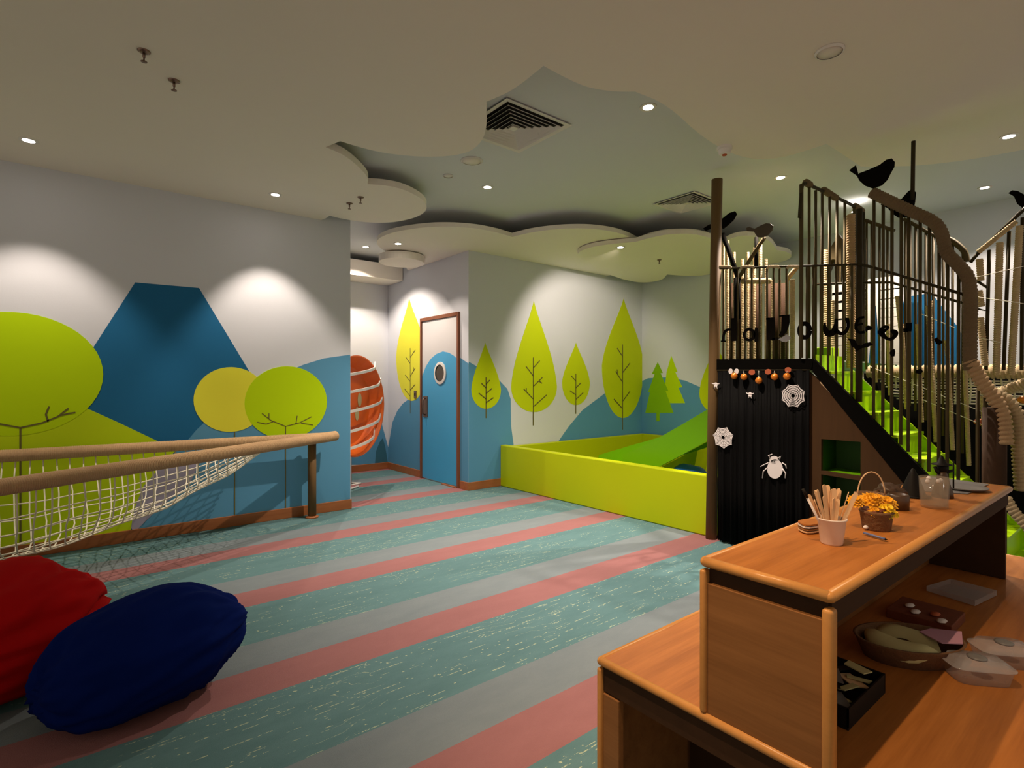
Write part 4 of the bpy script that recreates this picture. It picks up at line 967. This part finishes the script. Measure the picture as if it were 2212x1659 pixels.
box('end_panel', X0 + .010, X0 + .034, YA + .026, YB - .016, ZL - .001, zu - 0.040, 'oak_end', cn, 0.002)
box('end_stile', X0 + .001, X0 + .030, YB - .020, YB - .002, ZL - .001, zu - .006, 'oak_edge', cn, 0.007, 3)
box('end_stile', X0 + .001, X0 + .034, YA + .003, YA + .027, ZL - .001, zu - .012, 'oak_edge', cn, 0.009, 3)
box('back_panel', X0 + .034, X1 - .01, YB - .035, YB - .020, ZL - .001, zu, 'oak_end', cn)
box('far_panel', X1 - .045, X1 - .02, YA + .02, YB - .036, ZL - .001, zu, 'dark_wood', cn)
zl = ZL - 0.026
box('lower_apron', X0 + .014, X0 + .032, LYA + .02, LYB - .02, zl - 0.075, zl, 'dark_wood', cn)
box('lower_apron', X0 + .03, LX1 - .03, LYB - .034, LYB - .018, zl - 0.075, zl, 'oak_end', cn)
box('lower_stile', X0 + .001, X0 + .03, LYB - .022, LYB - .004, 0, zl - .006, 'oak_edge', cn, 0.007, 3)
box('end_leg', X0 + .010, X0 + .035, LYB - .085, LYB - .023, 0, zl - 0.080, 'oak_end', cn, 0.003)
box('side_panel', X0 + .03, LX1 - .03, LYB - .030, LYB - .014, 0, zl - .07, 'oak_end', cn)
box('end_leg', X0 + .010, X0 + .035, LYA + .023, LYA + .085, 0, zl - 0.080, 'oak_end', cn, 0.003)
box('shade_panel', X0 + .45, X0 + .47, LYA + .03, LYB - .04, 0, zl - .01, 'dark_wood', cn)  # dark panel added for the deep shade in the hollow underside

# ---- things on the counter
def UZ(x, y): return onz(x, y, ZU)
cup_c = onz(1812, 1176, ZU); cup_c = Vector((1.652, 0.622, ZU - .003))
cp = thing('plastic_cup', 'small white plastic cup holding the craft sticks', 'cup', tuple(cup_c))
lathe('cup_body', [(0.0, 0.002), (0.026, 0.0), (0.028, 0.004), (0.036, 0.068), (0.039, 0.070), (0.039, 0.073), (0.034, 0.073), (0.026, 0.006), (0.0, 0.006)], cup_c, 'cup', cp, 32, cap=False)
rnd = random.Random(12)
dirs = [(-0.42, .05, .135), (-0.30, -.1, .150), (-.26, .1, .14), (-.12, .0, .155), (-.05, .1, .150), (0.02, -.05, .145), (.07, .08, .14), (.12, -.02, .145), (.17, .05, .14), (-.17, -.05, .125), (-.02, -.12, .12), (.06, -.12, .118), (.42, -.05, .145), (.36, .06, .14), (.02, .15, .15), (.22, .12, .135), (-.36, .0, .12)]
for i, (lx, ly, L) in enumerate(dirs):
    d = (RT * lx + FW * ly + UP).normalized(); b = cup_c + Vector((0, 0, 0.012)) + (RT * lx + FW * ly) * 0.02
    s = (RT * math.cos(i * 1.3) * 0.55 + RT * 0.45 + FW * 0.5 * math.sin(i * 2.1)).normalized(); s = (s - d * s.dot(d)).normalized(); n_ = d.cross(s)
    hw = 0.0055; out = []
    for k in range(9): a = PI * k / 8; out.append(b + d * (L - hw + hw * math.sin(a)) + s * hw * math.cos(a))
    for k in range(9): a = PI + PI * k / 8; out.append(b + d * (hw + hw * math.sin(a)) + s * hw * math.cos(a))
    o = prism('craft_stick', out, n_ * 0.002, 'stick'); ORD = 'first second third fourth fifth sixth seventh eighth ninth tenth eleventh twelfth thirteenth fourteenth fifteenth sixteenth last'.split(); tag(o, 'pale wooden craft stick in the white cup, %s from the left by its lean' % ORD[sorted(dirs).index((lx, ly, L))], 'craft stick', 'craft sticks in the white cup')
d = (RT * -.5 + UP).normalized(); b = cup_c + Vector((0, 0, .012)) - RT * 0.01
pen = thing('marker_pen', 'dark capped pen leaning out of the cup at its left', 'pen', tuple(b))
tube('pen_body', [b, b + d * 0.135], 0.0035, 'paper', pen, 8); tube('pen_cap', [b + d * 0.132, b + d * 0.158], 0.0045, 'dark_thing', pen, 8)
fc = UZ(1772, 1140)
for k in range(4):
    c = Vector((1.735, 0.715, ZU + 0.002 + k * 0.007)); out = []
    for i in range(14): a = 2 * PI * i / 14 + k; out.append(c + Vector((0.045 * math.cos(a) + .006 * math.sin(3 * a), 0.028 * math.sin(a), 0)))
    o = prism('felt_piece', out, (0, 0, 0.004), ['stick', 'oak_end', 'paper', 'oak'][k]); tag(o, ['pale tan felt piece at the bottom of the little stack left of the cup', 'brown felt piece second from the bottom of the little stack', 'white felt piece third from the bottom of the little stack', 'tan felt piece on top of the little stack left of the cup'][k], 'craft felt', 'felt pieces stacked behind the cup')
# pencil
a = onz(1866, 1151, ZU + .004); b = onz(1917, 1166, ZU + .004); pc_ = thing('pencil', 'blue grey pencil lying on the counter right of the cup', 'pencil', tuple(a))
tube('pencil_shaft', [a, a.lerp(b, .92)], 0.0035, 'blue_pen', pc_, 6); tube('pencil_tip', [a.lerp(b, .92), b], [0.0035, 0.0005], 'dark_thing', pc_, 6)
o = blob('eraser', onz(1870, 1139, ZU + .006), (0.010, 0.007, 0.006), 'paper', None, 2); tag(o, 'small white crumb of eraser beside the flower pot', 'eraser')
# flower pot
fp = onz(1893, 1143, ZU - .003)
pt_ = thing('flower_pot', 'small brown basket pot filled with yellow and orange marigolds', 'potted flowers', tuple(fp))
lathe('basket', [(0, 0), (0.036, 0), (0.038, 0.004), (0.044, 0.05), (0.047, 0.055), (0.044, 0.06), (0.038, 0.05), (0, 0.045)], fp, 'wicker', pt_, 24, cap=False)
blob('foliage', fp + Vector((0, 0, 0.056)), (0.040, 0.040, 0.016), 'leafy', pt_, 3, 0.5, 6)
def flower(c, r, m, tilt):
    vs = []; fs = []; ax = Vector(tilt).normalized(); u = ax.orthogonal().normalized(); w_ = ax.cross(u)
    for ring in range(4):
        n = 14 - ring * 2; R_ = r * (1 - 0.22 * ring); lift = r * (0.10 + 0.24 * ring)
        for k in range(n):
            a = 2 * PI * (k + 0.5 * ring) / n; d_ = u * math.cos(a) + w_ * math.sin(a); t_ = ax.cross(d_); b_ = len(vs)
            vs += [c + ax * lift * .6, c + d_ * R_ * .7 + t_ * r * .22 + ax * lift, c + d_ * R_ + ax * (lift - r * .06), c + d_ * R_ * .7 - t_ * r * .22 + ax * lift]; fs.append([b_, b_ + 1, b_ + 2, b_ + 3])
    b_ = len(vs); vs += [c + (u * math.cos(2 * PI * k / 10) + w_ * math.sin(2 * PI * k / 10)) * r * .75 + ax * r * .05 for k in range(10)] + [c + ax * r * .75]
    fs += [[b_ + k, b_ + (k + 1) % 10, b_ + 10] for k in range(10)]
    return mesh('flower_head', vs, fs, m, pt_)
for (x, y, r, m) in ((1883, 1083, .028, 'marigold'), (1917, 1090, .028, 'marigold'), (1902, 1101, .026, 'marigold2'), (1851, 1084, .022, 'marigold'), (1922, 1108, .012, 'marigold2'), (1880, 1104, .018, 'marigold'), (1896, 1080, .02, 'marigold')):
    c = OR + ray(x, y) * (fp - OR).dot(FP); c = c - FW * (0.02 if y > 1095 else -.005)
    flower(c, r * 1.2, m, (-FW * .6 + UP * .7 + RT * random.uniform(-.3, .4)))
# handled basket behind
hb = onz(1880, 1098, ZU); hb = onz(1882, 1093, ZU - .003)
b2 = thing('handled_basket', 'small dark basket with a thin hooped handle behind the marigolds', 'basket', tuple(hb))
lathe('basket_body', [(0, 0), (0.045, 0), (0.055, 0.045), (0.050, 0.045), (0.04, 0.006), (0, 0.006)], hb, 'wicker', b2, 20, cap=False)
tube('handle', [hb + RT * 0.05 * math.cos(PI * k / 12) + Vector((0, 0, 0.04 + 0.085 * math.sin(PI * k / 12))) for k in range(13)], 0.0025, 'stick', b2, 6)
def at_u(x, y): return onz(x, y, ZU - .003)
jb = at_u(1940, 1100); ja = thing('candle_jar', 'short dark glass jar beside the pointed black hat ornament', 'jar', tuple(jb))
lathe('jar_body', [(0, 0), (0.033, 0), (0.034, 0.05), (0.03, 0.055), (0.028, 0.055), (0.03, 0.01), (0, 0.01)], jb, 'brown_thing', ja, 20, cap=False)
lathe('jar_filling', [(0, 0.01), (0.028, 0.01), (0.028, 0.035), (0, 0.035)], jb, 'dark_thing', ja, 16, cap=False)
jc = at_u(1922, 1078); jo = thing('twig_bundle', 'brown clump of dried twigs behind the jar', 'dried decoration', tuple(jc)); blob('clump', jc + Vector((0, 0, .03)), (0.05, 0.045, 0.03), 'brown_thing', jo, 3, 0.6, 5)
tube('twig', [jc + Vector((0, 0, .04)), jc + RT * -0.12 + Vector((0, 0, 0.01))], 0.006, 'wicker', jo, 6)
tube('twig', [jc + Vector((0, 0, .04)), jc + RT * 0.06 + FW * .12 + Vector((0, 0, .03))], 0.004, 'wicker', jo, 6)
hc = at_u(1972, 1072); hh = thing('hat_ornament', 'pointed black witch hat ornament on the counter', 'ornament', tuple(hc))
lathe('hat_brim', [(0, 0), (0.058, 0.0), (0.060, 0.004), (0.02, 0.012), (0, 0.012)], hc, 'dark_thing', hh, 24, cap=False)
lathe('hat_cone', [(0.044, 0.008), (0.036, 0.03), (0.026, 0.06), (0.014, 0.09), (0.006, 0.108), (0.0, 0.112)], hc, 'dark_thing', hh, 20, cap=False)
# clear jar
gc = at_u(2018, 1096); gj = thing('glass_jar', 'tall clear jar with pale bits inside, in front of the figurine', 'jar', tuple(gc))
lathe('jar_glass', [(0, 0), (0.040, 0), (0.042, 0.01), (0.046, 0.11), (0.044, 0.11), (0.038, 0.01), (0, 0.008)], gc, 'jar', gj, 28, cap=False)
for k in range(5): blob('pebble', gc + Vector((random.uniform(-.02, .02), random.uniform(-.02, .02), 0.10 + random.uniform(-.01, .01))), (0.011, 0.008, 0.009), 'paper', gj, 2, .1)
# figurine (witch riding figure)
fg = at_u(2036, 1074); fi = thing('witch_figurine', 'small dark witch figurine with hat, arm holding a broom', 'figurine', tuple(fg))
lathe('robe', [(0, 0), (0.036, 0), (0.034, 0.02), (0.022, 0.06), (0.016, 0.09), (0.012, 0.1), (0, 0.102)], fg, 'brown_thing', fi, 20, cap=False)
blob('head', fg + Vector((0, 0, 0.115)), (0.018, 0.018, 0.02), 'dark_thing', fi, 3, .1)
lathe('hat', [(0.034, 0.128), (0.033, 0.131), (0.016, 0.136), (0.006, 0.16), (0, 0.165)], fg - RT * .004, 'dark_thing', fi, 18, cap=False)
tube('arm', [fg + Vector((0, 0, .088)), fg + RT * .02 + Vector((0, 0, .10)), fg + RT * .042 + Vector((0, 0, .105))], 0.006, 'dark_thing', fi, 8)
tube('arm', [fg + Vector((0, 0, .085)), fg - RT * .022 + Vector((0, 0, .10)), fg - RT * .03 + Vector((0, 0, .12))], 0.006, 'dark_thing', fi, 8)
tube('broom', [fg + RT * .043 + Vector((0, 0, .035)), fg + RT * .043 + Vector((0, 0, .145))], 0.003, 'dark_thing', fi, 6)
q = [onz(x, y, ZU - .002) for x, y in ((1975, 1042), (2010, 1030), (2136, 1047), (2090, 1068), (1995, 1062))]
tag(prism('paper_mat', q, (0, 0, 0.003), 'grey_plastic'), 'grey paper mat under the tray at the far end of the counter', 'mat')
tr = onz(2080, 1056, ZU); t_ = thing('round_tray', 'shallow grey dish on the mat at the far end of the counter', 'tray', (tr.x, tr.y, ZU))
lathe('dish', [(0, 0.002), (0.07, 0.002), (0.085, 0.010), (0.083, 0.012), (0.068, 0.005), (0, 0.005)], (tr.x, tr.y, ZU), 'grey_plastic', t_, 28, cap=False)

# ---- things on the lower tier
def LZ(x, y, h=0.0): return onz(x, y, ZL - .003 + h)
c = LZ(1888, 1440); bxn = thing('craft_box', 'open black box of mixed craft scraps inside the counter, nearest the front', 'box', (c.x, c.y, ZL))
cx_, cy_ = 1.60, 0.60; w1, w2, h = 0.13, 0.085, 0.05
box('box_base', cx_ - w1, cx_ + w1, cy_ - w2, cy_ + w2, ZL - .003, ZL + .004, 'dark_thing', bxn)
for a in ((cx_ - w1, cx_ - w1 + .004, cy_ - w2, cy_ + w2), (cx_ + w1 - .004, cx_ + w1, cy_ - w2, cy_ + w2), (cx_ - w1, cx_ + w1, cy_ - w2, cy_ - w2 + .004), (cx_ - w1, cx_ + w1, cy_ + w2 - .004, cy_ + w2)):
    box('box_side', a[0], a[1], a[2], a[3], ZL + .004, ZL + h, 'dark_thing', bxn)
rnd = random.Random(4)
for k in range(12):
    c = Vector((cx_ + rnd.uniform(-.09, .09), cy_ + rnd.uniform(-.05, .05), ZL + 0.02 + 0.004 * k)); u = Matrix.Rotation(rnd.uniform(0, 3), 3, 'Z'); tl = Matrix.Rotation(rnd.uniform(-.3, .3), 3, 'X')
    sx_, sy_ = rnd.uniform(.015, .045), rnd.uniform(.008, .025)
    o = prism('paper_scrap', [c + u @ tl @ Vector((a * sx_, b * sy_, 0)) for a, b in ((-1, -1), (1, -.8), (.9, 1), (-.8, .9))], (0, 0, .003), ['cream', 'dark_thing', 'grey_plastic', 'stick', 'cream'][k % 5]); tag(o, ['pale cream', 'black', 'grey', 'tan', 'cream'][k % 5] + ' craft scrap in the open black box, %s from the bottom of the heap' % 'lowest second third fourth fifth sixth seventh eighth ninth tenth eleventh top'.split()[k], 'craft scrap', 'craft scraps in the black box')
# basket with cloth
bc = Vector((2.02, 0.54, ZL - .003)); bs = thing('wicker_tray', 'oval dark wicker basket with a cream cloth inside the counter', 'basket', tuple(bc))
vs = []; fs = []
prof = [(0.0, 0.0), (0.85, 0.0), (1.0, 0.055), (1.03, 0.06), (0.97, 0.06), (0.82, 0.01), (0, 0.01)]; n = 36
for (r_, h_) in prof:
    for k in range(n): a = 2 * PI * k / n; vs.append(bc + RT * (0.155 * r_ * math.cos(a)) + FW * (0.105 * r_ * math.sin(a)) + UP * h_)
for i in range(len(prof) - 1):
    for k in range(n): a = i * n + k; b = i * n + (k + 1) % n; fs.append([a, b, b + n, a + n])
mesh('basket_bowl', vs, fs, 'wicker', bs, True)
cl = lathe('pumpkin_mask', [(0.035, 0.052), (0.07, 0.058), (0.095, 0.05), (0.10, 0.036), (0.08, 0.02)], bc - RT * .02, 'cream', None, 28, cap=False)
for v in cl.data.vertices: v.co.z += 0.012 * math.sin(v.co.x * 55) ; 
tag(cl, 'cream yellow ring of cloth lying in the wicker basket', 'cloth ring')
q = bc + RT * .10 - FW * .01 + UP * .065
tag(prism('pink_paper', [q + RT * -.05 + FW * .03, q + RT * .0 + FW * .05, q + RT * .075 + FW * .02 + UP * .004, q + RT * .02 - FW * .05, q - RT * .04 - FW * .045], (0, 0, .003), 'pink'), 'dull pink sheet of paper at the right side of the wicker basket', 'paper')
# trays further back
c = LZ(2045, 1262); db = thing('shallow_box', 'dark shallow box with white and red scraps behind the wicker basket', 'box', (2.38, .55, ZL))
box('box_base', 2.29, 2.47, .49, .68, ZL - .003, ZL + .03, 'leafy', db, 0.003)
for k, (dx_, dy_, m) in enumerate(((-.03, -.06, 'paper'), (.02, -.03, 'red_paper'), (-.01, 0.02, 'paper'), (.04, .05, 'paper'))): tag(blob('paper_scrap', (2.33 + dx_, .58 + dy_, ZL + .036), (0.02, 0.014, 0.006), m, None, 2, .3), 'crumpled ' + ('red' if m == 'red_paper' else 'white') + ' paper scrap on the dark shallow box, %s' % ['nearest its near left corner', 'at its middle', 'left of the middle', 'at its far right'][k], 'craft scrap', 'crumpled scraps on the shallow box')
tag(prism('bubble_bag', [Vector((2.66, .50, ZL)), Vector((2.86, .47, ZL)), Vector((2.88, .62, ZL)), Vector((2.70, .66, ZL))], (0, 0, .02), 'clear'), 'flat clear plastic bag at the far end inside the counter', 'bag')
# two clear containers
def container(c, ang, label):
    t = thing('plastic_container', label, 'container', (c[0], c[1], ZL), 'clear food containers')
    Rm = Matrix.Rotation(ang, 3, 'Z')
    def tub(name, L, Wd, z0_, z1_, tp_, m):
        vs = []; fs = []; n = 32
        def se(a, L_, W_): ca, sa = math.cos(a), math.sin(a); return Vector((math.copysign(abs(ca) ** .45, ca) * L_, math.copysign(abs(sa) ** .45, sa) * W_, 0))
        for (f, z_) in ((0.0, z0_), (tp_, z0_), (1.0, z1_), (1.06, z1_), (1.06, z1_ + .003), (.9, z1_ + .003), (.82, z1_ + .016), (0.0, z1_ + .016)):
            for k in range(n): vs.append(Rm @ (se(2 * PI * k / n, L * f, Wd * f)) + Vector((c[0], c[1], z_)))
        for i in range(7):
            for k in range(n): a = i * n + k; b = i * n + (k + 1) % n; fs.append([a, b, b + n, a + n])
        return mesh(name, vs, fs, m, t, True)
    tub('tub', 0.078, 0.052, ZL - .002, ZL + .040, .85, 'clear')
    lathe('lid_emboss', [(0.0, 0), (0.022, 0), (0.024, 0.004), (0.018, 0.006), (0, 0.004)], (c[0], c[1], ZL + .056), 'grey_plastic', t, 20, cap=False)
container((2.02, 0.375), math.atan2(FW.y, FW.x) + 1.4, 'clear plastic container with embossed lid, the left front one of a pair')
container((2.20, 0.345), math.atan2(FW.y, FW.x) + 1.4, 'clear plastic container with embossed lid, the right rear one of a pair')
